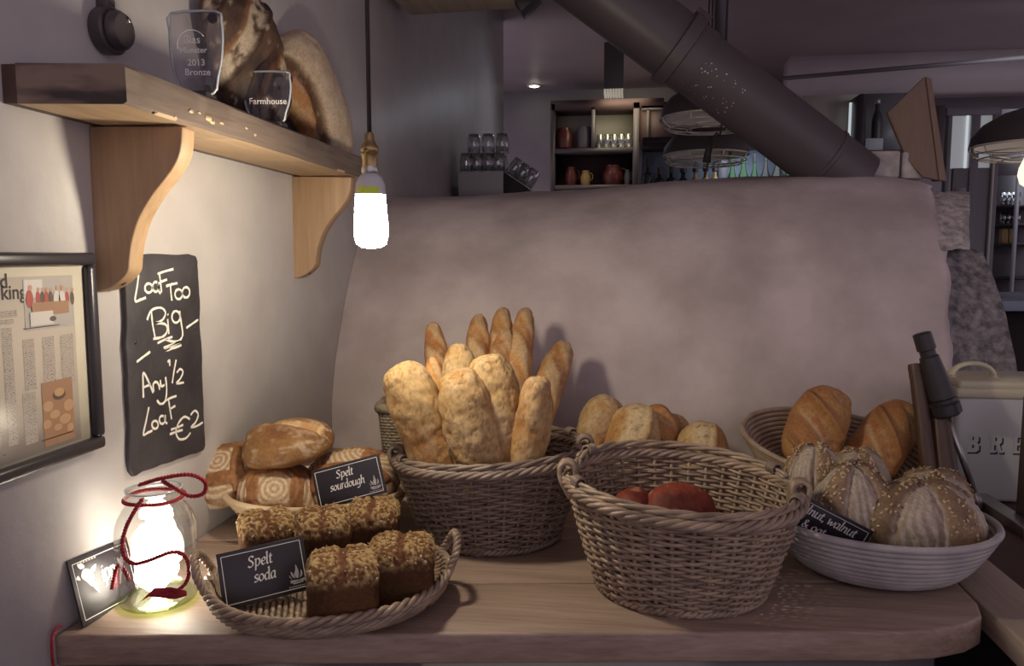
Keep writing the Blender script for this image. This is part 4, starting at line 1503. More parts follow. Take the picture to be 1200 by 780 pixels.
def rope(pts, r, pitch, name, mat, parent, n=8, strands=2, sides=6, world=True):
    P = spline(pts, n)
    seg = np.r_[0, np.cumsum(np.linalg.norm(np.diff(P, axis=0), axis=1))]
    m_ = max(12, int(seg[-1] / pitch * 7))
    s = np.linspace(0, seg[-1], m_)
    P = np.stack([np.interp(s, seg, P[:, k]) for k in range(3)], 1)
    T = np.gradient(P, axis=0)
    T /= np.linalg.norm(T, axis=1)[:, None] + 1e-9
    v = np.cross(T[0], [.3, .2, .9])
    N = np.zeros_like(P)
    for i in range(len(P)):
        v = v - T[i] * (v @ T[i])
        v /= np.linalg.norm(v)
        N[i] = v
    Bn = np.cross(T, N)
    m = MB()
    for k in range(strands):
        ph_ = 2 * math.pi * (s / pitch + k / strands)
        m.tube(P + r * .55 * (np.cos(ph_)[:, None] * N + np.sin(ph_)[:, None] * Bn), r * .62 if strands == 2 else r * .5, sides)
    return m.build(name, mat, parent, world)


R1 = JR * .715
ring = [(JX + R1 * math.cos(a), JY + R1 * math.sin(a), J * .925 + .001 * math.sin(3 * a)) for a in np.arange(0, 2 * math.pi * 1.02, .3)]
rope(ring, .0032, .011, 'neck_ring', 'twine_red', tw)
yk = JY - R1


def jp(px, py, y):
    return at(px, py, y=y)


rope([jp(163, 568, JY - .050), jp(190, 560, JY - .054), jp(222, 556, JY - .045), jp(240, 565, JY - .03), jp(238, 578, JY - .03), jp(222, 581, JY - .04), jp(205, 572, JY - .052), jp(190, 563, JY - .055)], .0034, .011, 'loop', 'twine_red', tw)
rr = JR + .003
rope([jp(167, 584, JY - .055), jp(155, 603, JY - .066), jp(147, 620, JY - .070), jp(143, 640, JY - .072), jp(148, 655, JY - .073), jp(160, 660, JY - .073), jp(178, 655, JY - .073), jp(200, 647, JY - .070), jp(215, 650, JY - .060), jp(221, 664, JY - .055), jp(219, 680, JY - .058), jp(210, 690, JY - .066), jp(200, 694, JY - .071), jp(188, 696, JY - .073)], .0034, .011, 'trailing_strand', 'twine_red', tw)
tp = [jp(164, 705, JY - .074), jp(172, 697, JY - .074), jp(180, 689, JY - .074), jp(200, 688, JY - .073), jp(218, 692, JY - .066), jp(219, 698, JY - .066), jp(205, 702, JY - .073), jp(186, 700, JY - .075), jp(174, 699, JY - .075)]
MB().prism(tp, (.0, .002, 0)).build('twine_tag', 'twine_red', tw, True, False, .0006)
rope([jp(131, 690, 1.17), jp(135, 670, 1.165), jp(140, 662, 1.165), jp(148, 672, 1.16), jp(151, 680, 1.16)], .0034, .011, 'back_strand', 'twine_red', tw)
t2 = thing('hanging_twine', 'red twine hanging over the left corner of the table', 'twine', tuple(at(62, 745, y=1.06)))
rope([at(72, 733, y=1.085), at(64, 739, y=1.07), at(61, 748, y=1.062), at(61, 765, y=1.06), at(64, 790, y=1.06), at(70, 820, y=1.06)], .0024, .009, 'strand', 'twine_red', t2)

# card leaning on the wall behind the jar
TLc, TRc = at(68, 664, x=WX + .004), at(140, 634, x=WX + .004)
BLc = np.array([-.856, 1.103, .004])
cs = sign('wall_card', 'black card leaning on the wall left of the glass jar', TLc, TRc, BLc + (0, 0, 0), [], False)
Wc, Hc = np.linalg.norm(TRc - TLc), np.linalg.norm(TLc - BLc)
m = MB()


def placec(P):
    return np.stack([P[:, 0], P[:, 1], np.full(len(P), .0005)], 1)


for pts in ([(.2, .60), (.14, .70), (.2, .80), (.3, .74), (.33, .62), (.27, .50)], [(.15, .82), (.12, .9), (.2, .88), (.22, .82)], [(.27, .52), (.31, .42), (.36, .36), (.35, .46), (.33, .55)], [(.1, .74), (.06, .70), (.12, .66)], [(.3, .76), (.4, .80), (.35, .70)]):
    q = spline([(a * Wc, c * Hc) for a, c in pts], 4, True)
    m.add(placec(q), [list(range(len(q)))])
m.build('leaf_emblem', 'sign_white', cs, False, False)
m = MB()
lettering(m, 'ipp', .56 * Wc, .50 * Hc, .16 * Hc, placec, .22, .1)
m.build('lettering', 'sign_white', cs, False, False)
m = MB()
for k in range(7):
    a = (.12 + .045 * k) * Wc
    m.add(placec(np.array([(a, .925 * Hc - .004), (a + .03 * Wc, .925 * Hc - .004), (a + .03 * Wc, .925 * Hc - .001), (a, .925 * Hc - .001)])), [np.array([[0, 1, 2, 3]])])
m.build('small_print', 'sign_grey', cs, False, False, kind='stuff')

# ---------------------------------------------------------------- glass awards on the shelf
def award(label, cx, cy, w, h, lines, rotz, base_w):
    z0 = .889
    M = Matrix.Translation((cx, cy, z0)) @ Matrix.Rotation(rotz, 4, 'Z')
    t = thing('glass_award', label, 'award', M=M)
    MB().box((-base_w / 2, -.022, .0), (base_w / 2, .022, .012)).build('award_base', 'black_plastic', t, False, False, .002)
    pts = [(-.25, .0), (-.38, .14), (-.46, .32), (-.5, .55), (-.5, .78), (-.46, 1.0), (.42, 1.02), (.5, .9), (.52, .7), (.48, .42), (.40, .2), (.30, 0)]
    q = [(a * w, -.004, .012 + c * h) for a, c in pts]
    core = MB().prism(q, (0, .009, 0))
    core.build('glass_plate', 'glass_award', t, False, False, .001)
    m = MB()
    loop = spline(pts, 3, True)
    P = np.array([(a * w, .0005, .012 + c * h) for a, c in loop])
    m.tube(P, .0026, 4, True, ref=(0, 1, 0))
    m.build('bevelled_edge', 'glass_edge', t, False, True)
    for s, x, z, sz in lines:
        tm = text_mesh(s, sz, 'etched', LOC[t] @ frame((1, 0, 0), (0, 0, 1), (0, -1, 0), (x * w, -.0047, .012 + z * h)), t, 'etched_line', bold=.0002)
    return t, w, h


pa = at(232, 112, x=SX - .035)
t, w, h = award('clear glass award etched 2013 Bronze standing on the shelf', pa[0], pa[1], .092, .138,
                [('Blas', -.22, .62, .019), ('Munster', -.30, .50, .0145), ('2013', -.16, .34, .016), ('Bronze', -.22, .22, .016)], .12, .05)
MB().tube([(.36 * w, -.003, .012 + .93 * h), (.36 * w, -.007, .012 + .93 * h)], .0085, 14).build('dark_stud', 'black_plastic', t, False, sharp=40)
m = MB()
P = [(-.34 * w + .0, -.0048, .012 + .52 * h)]
arc_ = [(-.06 * w + .026 * math.cos(a), -.0048, .012 + .60 * h + .026 * math.sin(a)) for a in np.linspace(.6, 3.4, 14)]
m.tube(arc_, .0007, 4)
m.build('etched_arc', 'etched', t, False, False)
pb = at(318, 132, x=SX - .045)
award('low clear glass award etched Farmhouse on a black base in front of the dark loaf', pb[0], pb[1] - .02, .10, .105,
      [('Farmhouse', -.38, .36, .0185)], .12, .075)

# ================================================================ baskets
def arcpts(rx, ry, n, off=0):
    t = np.arange(n) * 2 * math.pi / n + off
    return t, rx * np.cos(t), ry * np.sin(t)


def wicker_basket(name, label, loc, rotz, base, rim, h, N, rows, mat, tilt=(0, 0), handle_front=True, seed=0):
    t = thing(name, label, 'basket', loc, (0, 0, rotz))

    def rad(s):
        q = s ** .85
        return base[0] + (rim[0] - base[0]) * q, base[1] + (rim[1] - base[1]) * q

    def tz(x, y, z):
        return z + (tilt[0] * x + tilt[1] * y) * np.clip(z / h, 0, 1.2)
    pitch = h / rows
    rng_ = np.random.RandomState(seed)
    th = np.arange(N * 4) * 2 * math.pi / (N * 4)
    m = MB()
    for i in range(rows):
        s = (i + .5) / rows
        rx, ry = rad(s)
        off = .0046 * np.cos(N * th / 2 + math.pi * i) + .0015 * noise(np.stack([np.cos(th) * 6, np.sin(th) * 6, np.full(len(th), i * 1.7)], 1))
        zz = h * s + .0022 * noise(np.stack([np.cos(th) * 3, np.sin(th) * 3, np.full(len(th), i * .9)], 1), 5)
        x, y = (rx + off) * np.cos(th), (ry + off) * np.sin(th)
        m.tube(np.stack([x, y, tz(x, y, zz)], 1), pitch * .54 * rng_.uniform(.88, 1.08), 6, True, ref=(0, 0, 1), flat=1.0)
    m.build('weave', mat, t, kind='stuff')
    m = MB()
    for k in range(N):
        a = (k + .5) * 2 * math.pi / N * 1.0 - math.pi / N
        P = []
        for s in np.linspace(0, 1.0, 7):
            rx, ry = rad(s)
            x, y = rx * math.cos(a), ry * math.sin(a)
            P.append((x, y, tz(x, y, h * s)))
        m.tube(P, .0042, 6)
    m.build('stakes', mat, t, kind='stuff')
    # base: woven disc
    m = MB()
    m.lathe([(0, .004), (1, .004), (1, .0005), (0, .0005)], 40, sx=base[0], sy=base[1])
    for k in range(9):
        f = (k + 1) / 9.5
        _, x, y = arcpts(base[0] * f, base[1] * f, 64)
        m.tube(np.stack([x, y, .006 + .0015 * np.cos(np.arange(64) * math.pi / 2 + k * math.pi)], 1), .004, 6, True, ref=(0, 0, 1))
    m.build('woven_base', mat, t)
    # foot border: two twisted rods
    m = MB()
    n = 220
    tt = np.arange(n) * 2 * math.pi / n
    for k in range(3):
        ph = 26 * tt + k * 2 * math.pi / 3
        r_ = .004 + .0052 * np.cos(ph)
        m.tube(np.stack([(base[0] + r_) * np.cos(tt), (base[1] + r_) * np.sin(tt), .0095 + .0045 * np.sin(ph)], 1), .0042, 6, True, ref=(0, 0, 1))
    m.build('foot_border', mat, t)
    # braided rim
    n = 300
    tt = np.arange(n) * 2 * math.pi / n
    m = MB()
    for k in range(5):
        ph = 11 * tt + k * 2 * math.pi / 5
        rr_ = .0075 * np.cos(ph) + .003
        x, y = (rim[0] + rr_) * np.cos(tt), (rim[1] + rr_) * np.sin(tt)
        m.tube(np.stack([x, y, tz(x, y, h + .003 + .0062 * np.sin(ph))], 1), .0046, 7, True, ref=(0, 0, 1))
    m.build('braided_rim', mat, t)
    # two hoop handles folded down on the rim, bound at their ends
    for sgn, a0, a1, lift, out in ((-1, math.pi * 1.06, math.pi * 1.94, .020, -.004), (1, math.pi * .10, math.pi * .86, .024, .004)):
        aa = np.linspace(a0, a1, 60)
        e = np.sin((aa - a0) / (a1 - a0) * math.pi) ** .4
        m = MB()
        for k in range(3):
            ph = 9 * aa + k * 2 * math.pi / 3
            q = .0040
            x = (rim[0] + out + q * np.cos(ph)) * np.cos(aa)
            y = (rim[1] + out + q * np.cos(ph)) * np.sin(aa)
            m.tube(np.stack([x, y, tz(x, y, h + lift * (.50 + .40 * e) + q * np.sin(ph))], 1), .0043, 7, ref=(0, 0, 1))
        hd = m.build('hoop_handle', mat, t)
        for ab in (a0 + .20, a1 - .20):
            m = MB()
            for q in range(6):
                a = ab + (q - 2.5) * .019
                cx, cy = (rim[0] + out) * math.cos(a), (rim[1] + out) * math.sin(a)
                nx, ny = math.cos(a), math.sin(a)
                u = np.arange(14) * 2 * math.pi / 14
                P = np.stack([cx + .0100 * np.cos(u) * nx, cy + .0100 * np.cos(u) * ny, tz(cx, cy, h + lift * .84) + .0100 * np.sin(u)], 1)
                m.tube(P, .0022, 6, True, ref=(-ny, nx, 0))
            m.build('binding', 'willow_dark' if mat == 'willow' else 'willow', hd)
    # end lugs: rods looped up around the handle ends
    for a in (0.0, math.pi):
        c = np.array([rim[0] * math.cos(a), rim[1] * math.sin(a), 0])
        sx = math.cos(a)
        m = MB()
        for k in range(3):
            dy = (k - 1) * .013
            P = [(c[0] - sx * .004, dy * 1.6, tz(c[0], 0, h - .03)), (c[0] + sx * .013, dy * 1.4, tz(c[0], 0, h)), (c[0] + sx * .016, dy, tz(c[0], 0, h + .022)),
                 (c[0] + sx * .004, dy * .7, tz(c[0], 0, h + .030)), (c[0] - sx * .010, dy * .8, tz(c[0], 0, h + .024)), (c[0] - sx * .012, dy, tz(c[0], 0, h)), (c[0] - sx * .012, dy, tz(c[0], 0, h - .02))]
            m.tube(spline(P, 5), .0050, 7)
        m.build('end_lug', mat, t)
    return t


def coil_bowl(name, label, M, base, rim, h, rc, mat, n=72, power=.75):
    t = thing(name, label, 'bowl', M=M)
    th = np.arange(n) * 2 * math.pi / n
    # profile from base centre to rim
    prof_ = []
    S = np.linspace(0, 1, 200)
    pts = np.stack([S, S ** (1 / power)], 1)
    seg = np.r_[0, np.cumsum(np.linalg.norm(np.diff(np.stack([(rim[0] - base[0]) * pts[:, 0], h * pts[:, 1]], 1), axis=0), axis=1))]
    cnt = max(5, int(round(seg[-1] / (2 * rc * 1.0))))
    m = MB()
    for k in range(cnt + 1):
        f = np.interp(k / cnt * seg[-1], seg, S)
        q = f ** (1 / power)
        rx, ry = base[0] + (rim[0] - base[0]) * f, base[1] + (rim[1] - base[1]) * f
        z = rc + (h - rc) * q
        m.tube(np.stack([rx * np.cos(th), ry * np.sin(th), np.full(n, z)], 1), rc * (1.12 if k == cnt else 1.0), 8, True, ref=(0, 0, 1))
    m.build('coiled_wall', mat, t, kind='stuff')
    m = MB()
    nb = int(base[0] / (2 * rc))
    for k in range(1, nb):
        f = k / nb
        m.tube(np.stack([base[0] * f * np.cos(th[::2]), base[1] * f * np.sin(th[::2]), np.full(n // 2, rc)], 1), rc, 6, True, ref=(0, 0, 1))
    m.lathe([(0, rc * .4), (1, rc * .4), (1, rc), (0, rc)], 40, sx=base[0], sy=base[1])
    m.build('coiled_base', mat, t)
    return t


BAG = np.array([-.262, 1.625])
wicker_basket('wicker_basket', 'deep brown wicker basket packed with upright long loaves', (BAG[0], BAG[1], 0), .13, (.145, .128), (.203, .172), .178, 36, 27, 'willow_dark', (.05, .0), seed=1)
FRB = np.array([.128, 1.405])
wicker_basket('wicker_basket', 'large wicker basket at front centre holding red loaves', (FRB[0], FRB[1], 0), .03, (.147, .130), (.207, .182), .188, 36, 28, 'willow', (-.05, .06), seed=2)

B4 = (.518, 1.538)
coil_bowl('coiled_bowl', 'greyish coiled cane bowl at front right holding seeded floury loaves', Matrix.Translation((B4[0], B4[1], .0005)), (.118, .098), (.206, .178), .104, .0066, 'rattan_grey', 84, .52)
B3M = Matrix.Translation((.565, 2.03, .004)) @ Matrix.Rotation(.10, 4, 'Z') @ Matrix.Rotation(.22, 4, 'X') @ Matrix.Rotation(.10, 4, 'Y')
B3M = Matrix.Translation((0, 0, .040)) @ B3M
coil_bowl('coiled_bowl', 'tilted coiled cane bowl at back right under two golden split loaves', B3M, (.15, .12), (.245, .205), .095, .0066, 'rattan', 84, .6)
SRC = (-.662, 1.640)
coil_bowl('coiled_bowl', 'pale coiled cane bowl by the wall piled with sourdough loaves', Matrix.Translation((SRC[0], SRC[1], .0005)) @ Matrix.Rotation(.25, 4, 'Z'), (.115, .095), (.205, .165), .085, .0062, 'rattan_pale', 84, .6)
HID = (.125, 2.02)
coil_bowl('coiled_bowl', 'coiled cane bowl behind the front basket under pale floury rolls', Matrix.Translation((HID[0], HID[1], .0005)), (.15, .10), (.215, .15), .085, .0056, 'rattan', 72)

# seagrass box basket
SG = at(489, 540, y=1.98)
sg = thing('seagrass_basket', 'dark woven seagrass box basket half behind the loaf basket', 'basket', (SG[0], SG[1], 0), (0, 0, .1))
hs_ = at(442, 466, y=1.98)[2]


def rrect(w, d, n, r=.03):
    th = np.arange(n) * 2 * math.pi / n
    x = np.sign(np.cos(th)) * np.abs(np.cos(th)) ** .35 * w
    y = np.sign(np.sin(th)) * np.abs(np.sin(th)) ** .35 * d
    return np.stack([x, y], 1)


m = MB()
nr = 26
for i in range(nr):
    f = i / (nr - 1)
    P2 = rrect(.072 + .018 * f, .06 + .015 * f, 96)
    bumpy = 1 + .030 * np.cos(np.arange(96) * math.pi / 2 + (i % 2) * math.pi)
    m.tube(np.stack([P2[:, 0] * bumpy, P2[:, 1] * bumpy, np.full(96, .005 + f * (hs_ - .028))], 1), (hs_ - .028) / nr * .56, 6, True, ref=(0, 0, 1))
m.build('woven_wall', 'seagrass', sg, kind='stuff')
m = MB()
for k in range(4):
    tt = np.arange(160) * 2 * math.pi / 160
    P2 = rrect(.092, .077, 160)
    ph = 22 * tt + k * math.pi / 2
    m.tube(np.stack([P2[:, 0] * (1 + .07 * np.cos(ph)), P2[:, 1] * (1 + .07 * np.cos(ph)), hs_ - .014 + .008 * np.sin(ph)], 1), .0072, 6, True, ref=(0, 0, 1))
m.build('plaited_rim', 'seagrass', sg)
MB().box((-.07, -.058, .0), (.07, .058, .008)).build('floor_panel', 'seagrass', sg, False, False)

# flat soda-bread basket with rope handles
SOD = (-.487, 1.252)
sod_rot = .36
so = thing('flat_basket', 'flat woven basket with twisted rope handles holding soda bread', 'basket', (SOD[0], SOD[1], .0), (0, 0, sod_rot))
bx, by, rx, ry, hh_ = .155, .122, .205, .176, .040
m = MB()
NB = 66
for layer, (sgn, rof) in enumerate(((1, .0), (-1, -.008))):
    for k in range(NB):
        a0_ = k * 2 * math.pi / NB
        P = []
        for s in np.linspace(0, 1, 9):
            a = a0_ + sgn * s * .62
            e = math.sin(s * math.pi) * .014
            q = s ** .9
            z = .008 + hh_ * (s ** 1.25) * (1 + .20 * abs(math.cos(a)) ** 6)
            P.append(((bx + (rx - bx) * q + e + rof) * math.cos(a), (by + (ry - by) * q + e + rof) * math.sin(a), z))
        m.tube(P, [.0042 + .0016 * math.sin(s * math.pi) for s in np.linspace(0, 1, 9)], 6)
m.build('slanted_rods', 'willow', so, kind='stuff')
m = MB()
tt = np.arange(240) * 2 * math.pi / 240
for k in range(3):
    ph = 20 * tt + k * 2 * math.pi / 3
    q = .0052 * np.cos(ph)
    m.tube(np.stack([(rx + q) * np.cos(tt), (ry + q) * np.sin(tt), .010 + hh_ * (1 + .20 * np.abs(np.cos(tt)) ** 6) + .005 * np.sin(ph)], 1), .0046, 6, True, ref=(0, 0, 1))
m.build('rope_rim', 'willow', so)
m = MB()
for k in range(3):
    ph = 24 * tt + k * 2 * math.pi / 3
    q = .006 * np.cos(ph) + .004
    m.tube(np.stack([(bx + q) * np.cos(tt), (by + q) * np.sin(tt), .0095 + .005 * np.sin(ph)], 1), .0045, 6, True, ref=(0, 0, 1))
m.build('foot_border', 'willow', so)
m = MB()
m.lathe([(0, .007), (1, .007), (1, .002), (0, .002)], 48, sx=bx, sy=by)
for k in range(30):
    x = -bx + (k + .5) * 2 * bx / 30
    yy = by * math.sqrt(max(0, 1 - (x / bx) ** 2)) * .98
    q = np.linspace(-yy, yy, 40)
    m.tube(np.stack([np.full(40, x), q, .010 + .0028 * np.cos(q / .010 * math.pi + k * math.pi)], 1), .0046, 6, ref=(0, 0, 1))
m.build('woven_base', 'willow', so)
for sx_ in (-1, 1):
    dy = .046
    e = rx * math.sqrt(1 - (dy / ry) ** 2)
    zr = hh_ * 1.15
    pts = [(sx_ * (e - .012), -dy, zr - .018), (sx_ * (e + .004), -dy, zr + .012), (sx_ * (e + .018), -dy * .8, zr + .040), (sx_ * (e + .024), -dy * .35, zr + .058), (sx_ * (e + .024), dy * .35, zr + .058),
           (sx_ * (e + .018), dy * .8, zr + .040), (sx_ * (e + .004), dy, zr + .012), (sx_ * (e - .012), dy, zr - .018)]
    rope(pts, .0078, .030, 'rope_handle', 'willow', so, 8, 3, 7, False)

# ================================================================ bread
GOLD, PALE, BROWN, DARK = seq(.52, .275, .10), seq(.64, .44, .21), seq(.27, .12, .048), seq(.11, .048, .024)
FLOUR, CRUMB, ORANGE = seq(.68, .56, .41), seq(.66, .47, .25), seq(.50, .22, .085)


def lerp(a, c, t):
    return a + (c - a) * np.asarray(t)[:, None]


def loaf_shape(size, exps=(2, 2), nu=64, nv=64, flat=.6, bend=0, taper=0):
    L, W, H = size
    n1, n2 = exps
    tt = -np.cos(np.linspace(0, math.pi, nu))
    a = np.arange(nv) * 2 * math.pi / nv
    X = np.broadcast_to(tt[:, None], (nu, nv))
    s = np.sqrt(np.clip(1 - X ** 2, 0, 1))
    Y, Z = s * np.cos(a), s * np.sin(a)
    cr = (np.abs(Y) ** n1 + np.abs(Z) ** n1) ** (1 / n1)
    rr_ = (cr ** n2 + np.abs(X) ** n2) ** (1 / n2) + 1e-9
    q = np.stack([X / rr_, Y / rr_, Z / rr_], -1).reshape(-1, 3)
    hx, hy, hz = L / 2, W / 2, H / (1 + flat)
    P = q * [hx, hy, hz]
    P[:, 2] = np.where(P[:, 2] < 0, P[:, 2] * flat, P[:, 2])
    N = q / [hx, hy, hz]
    N /= np.linalg.norm(N, axis=1)[:, None] + 1e-9
    P[:, 1:] *= (1 + taper * q[:, :1])
    P[:, 1] += bend * q[:, 0] ** 2
    P[:, 2] += flat * hz
    return P, N, q


def st_rustic(P, N, q, sd, size):
    n, n2, n3 = fbm(P * 14, sd, 4), fbm(P * 38, sd + 3, 4), fbm(P * 7, sd + 6, 3)
    wp = P + np.stack([n2, n, n3], 1) * .008
    crack = np.maximum(smooth(.07, .0, np.abs(noise(wp * [26, 34, 34], sd + 9))), .8 * smooth(.06, .0, np.abs(noise(wp * [60, 44, 44], sd + 19)))) * smooth(-.5, .0, n3 + .35)
    col = lerp(GOLD * .85, PALE * .84, smooth(-.5, .45, n3 + n2 * .4))
    col = lerp(col, seq(.58, .43, .26), .50 * smooth(-.1, .5, n + .25 * n2))
    col = lerp(col, BROWN, .60 * crack + .35 * smooth(.25, .8, -n3))
    d = n3 * .007 + n2 * .0026 - crack * .0022
    return d, col


def st_baguette(P, N, q, sd, size):
    L = size[0]
    r = size[1] / 2
    ang = np.arctan2(N[:, 2], N[:, 1]) - math.pi / 2
    ang = (ang + math.pi) % (2 * math.pi) - math.pi
    u = (P[:, 0] + ang * r * 1.5) / (L / 4.6) + .35
    f = u - np.floor(u)
    zone = smooth(1.0, .55, np.abs(ang + (f - .4) * .7)) * smooth(1, .93, np.abs(q[:, 0]))
    cut = zone * smooth(.12, .22, f) * smooth(.72, .62, f)
    ear = zone * smooth(.60, .68, f) * smooth(.80, .70, f)
    n, n2 = fbm(P * 16, sd, 4), fbm(P * 50, sd + 2, 3)
    col = lerp(ORANGE * .9, GOLD * 1.12, smooth(-.5, .5, n))
    col = lerp(col, CRUMB * .85, cut * .8)
    col = lerp(col, BROWN, ear * .7)
    col = lerp(col, FLOUR, .28 * smooth(.05, .6, n2))
    return n * .003 + n2 * .001 + cut * .0015 - zone * smooth(.2, .1, f) * .003 + ear * .005, col


def st_rings(P, N, q, sd, size, pitch=.0115, cen=(0, 0)):
    x, y = P[:, 0] - cen[0], P[:, 1] - cen[1]
    n, n2 = fbm(P * 12, sd, 4), fbm(P * 60, sd + 2, 3)
    rho = np.sqrt(x ** 2 + y ** 2) + n * .0012
    fl = (.30 + .70 * smooth(-.35, .35, np.sin(rho * 2 * math.pi / pitch))) * smooth(-.45, -.1, N[:, 2])
    w = size[0] * .085
    cuts = np.zeros(len(P))
    for c in (-.26, .26):
        cuts = np.maximum(cuts, smooth(w, w * .75, np.abs(P[:, 0] - c * size[0] + n * .003)))
        cuts = np.maximum(cuts, smooth(w, w * .75, np.abs(P[:, 1] - c * size[1] + n * .003)))
    cuts *= smooth(.2, .45, N[:, 2])
    col = lerp(ORANGE * .60, GOLD * .70, smooth(-.5, .5, n))
    col = lerp(col, FLOUR * .98, fl * (1 - cuts) * .88)
    col = lerp(col, lerp(ORANGE * .42, ORANGE * .62, smooth(-.4, .4, n2)), cuts * .9)
    d = n * .003 + n2 * .0009 - smooth(.1, .5, cuts) * smooth(.95, .6, cuts) * .003 + cuts * .0045 + fl * .0014
    return d, col


def st_batard(P, N, q, sd, size):
    n, n2 = fbm(P * 13, sd, 4), fbm(P * [20, 70, 70], sd + 4, 3)
    yv = P[:, 1] / (size[1] / 2) + .25 * np.sin(q[:, 0] * 2)
    cut = smooth(.30, .18, np.abs(yv - .12)) * smooth(.1, .4, N[:, 2]) * smooth(.92, .8, np.abs(q[:, 0]))
    ear = smooth(.16, .05, np.abs(yv + .20)) * smooth(.1, .4, N[:, 2]) * smooth(.92, .75, np.abs(q[:, 0]))
    col = lerp(ORANGE * .42, GOLD * .55, smooth(-.5, .5, n))
    col = lerp(col, FLOUR * .9, .45 * smooth(.15, .45, n2) * smooth(-.5, .5, N[:, 2]))
    col = lerp(col, CRUMB * 1.05, cut * .85)
    col = lerp(col, BROWN, ear * .5)
    patch = cut * smooth(.1, .35, np.sin(q[:, 0] * 7 + sd))
    col = lerp(col, ORANGE * .8, patch * .6)
    return n * .003 + n2 * .001 - cut * .005 + ear * .009, col


def st_torpedo(P, N, q, sd, size):
    n, n2 = fbm(P * 11, sd, 4), fbm(P * 55, sd + 4, 3)
    ang = np.arctan2(N[:, 2], N[:, 1]) - math.pi / 2
    ang = (ang + math.pi) % (2 * math.pi) - math.pi
    u = q[:, 0] * 1.0 + ang * .42
    f = (u + .75) * .92
    f = f - np.floor(f)
    zone = smooth(1.15, .7, np.abs(ang)) * smooth(.93, .68, np.abs(q[:, 0]))
    cut = zone * smooth(.30, .40, f) * smooth(.80, .70, f)
    ear = zone * smooth(.72, .80, f) * smooth(.94, .84, f)
    col = lerp(ORANGE * .95, GOLD * 1.05, smooth(-.5, .5, n))
    col = lerp(col, PALE, cut * .5 * smooth(-.2, .4, n2))
    col = lerp(col, CRUMB * 1.1, zone * smooth(.30, .38, f) * smooth(.5, .42, f) * .7)
    col = lerp(col, BROWN * 1.2, ear * .35)
    return n * .004 + n2 * .0008 - cut * .010 + ear * .019, col


def st_hazel(P, N, q, sd, size, ph=0.0, k=3):
    n, n2 = fbm(P * 13, sd, 4), fbm(P * 60, sd + 4, 3)
    az = np.arctan2(P[:, 1] / size[1], P[:, 0] / size[0]) + ph
    c = np.cos(k * az)
    band = smooth(-.35, -.05, c + n * .15)              # floury leaf-ridged bands
    crease = smooth(.30, .0, np.abs(c - .08))
    lines = .5 + .5 * np.sin(az * 34 + P[:, 2] * 50 + n * 4)
    col = lerp(seq(.20, .125, .075), seq(.33, .22, .13), smooth(-.5, .5, n))
    col = lerp(col, seq(.56, .49, .41), band * (.45 + .55 * smooth(.3, .7, lines)) * smooth(-.9, .1, n2 + .4))
    col = lerp(col, BROWN, .35 * crease)
    mound = smooth(.0, -.9, c) * smooth(-.1, .4, N[:, 2])
    return n * .004 + n2 * .0012 - crease * .006 + mound * .009 + band * .0016 * lines, col


def st_soda(P, N, q, sd, size):
    H = size[2]
    top = smooth(.70, .86, P[:, 2] / H + N[:, 2] * .10 + .05 * fbm(P * 40, sd + 9, 2))
    n, n2, n3 = fbm(P * 30, sd, 4), fbm(P * 135, sd + 4, 4), fbm(P * 12, sd + 7, 3)
    gash = smooth(.17, .06, np.abs(q[:, 0] + .10 * n)) * top
    side = lerp(BROWN * .30, BROWN * .52, smooth(-.4, .5, n3 + .3 * n2))  # brown side crust, darkened further to hold the shade on the loaf sides
    tc_ = lerp(BROWN * .60, seq(.46, .31, .14), smooth(-.20, .28, n2 + .35 * n))
    tc_ = lerp(tc_, seq(.62, .44, .20), .6 * smooth(.2, .6, n2))
    tc_ = lerp(tc_, seq(.16, .055, .028), gash * .85)
    col = side + (tc_ - side) * top[:, None]
    d = top * (n * .0020 + n2 * .0022 + n3 * .0022 - gash * .0045) + (1 - top) * (n3 * .002 + n2 * .0005) + smooth(.5, .66, P[:, 2] / H) * smooth(.95, .8, P[:, 2] / H) * .0022
    return d, col


def st_dark(P, N, q, sd, size):
    n, n2, n3 = fbm(P * 9, sd, 4), fbm(P * 40, sd + 4, 4), fbm(P * 5, sd + 8, 3)
    yv = P[:, 1] / (size[1] / 2)
    s1 = q[:, 0] * 1.6 + yv * .8
    f = (s1 + n3 * .25) * .75
    f = f - np.floor(f)
    cut = smooth(.25, .33, f) * smooth(.70, .60, f) * smooth(.1, .4, N[:, 2])
    rim_ = smooth(.16, .24, f) * smooth(.33, .26, f) * smooth(.0, .3, N[:, 2])
    col = lerp(seq(.050, .032, .026), seq(.12, .068, .042), smooth(-.4, .6, n))
    col = lerp(col, FLOUR, cut * (.75 * smooth(-.25, .2, n2 + n)))
    col = lerp(col, ORANGE * .6, smooth(.60, .66, f) * smooth(.78, .72, f) * smooth(.1, .4, N[:, 2]) * .55)
    col = lerp(col, seq(.05, .025, .018), rim_ * .8)
    col = lerp(col, FLOUR, .5 * smooth(.62, .8, n2 + .5 * n))
    return n * .005 + n2 * .0012 - cut * .004 + rim_ * .006, col


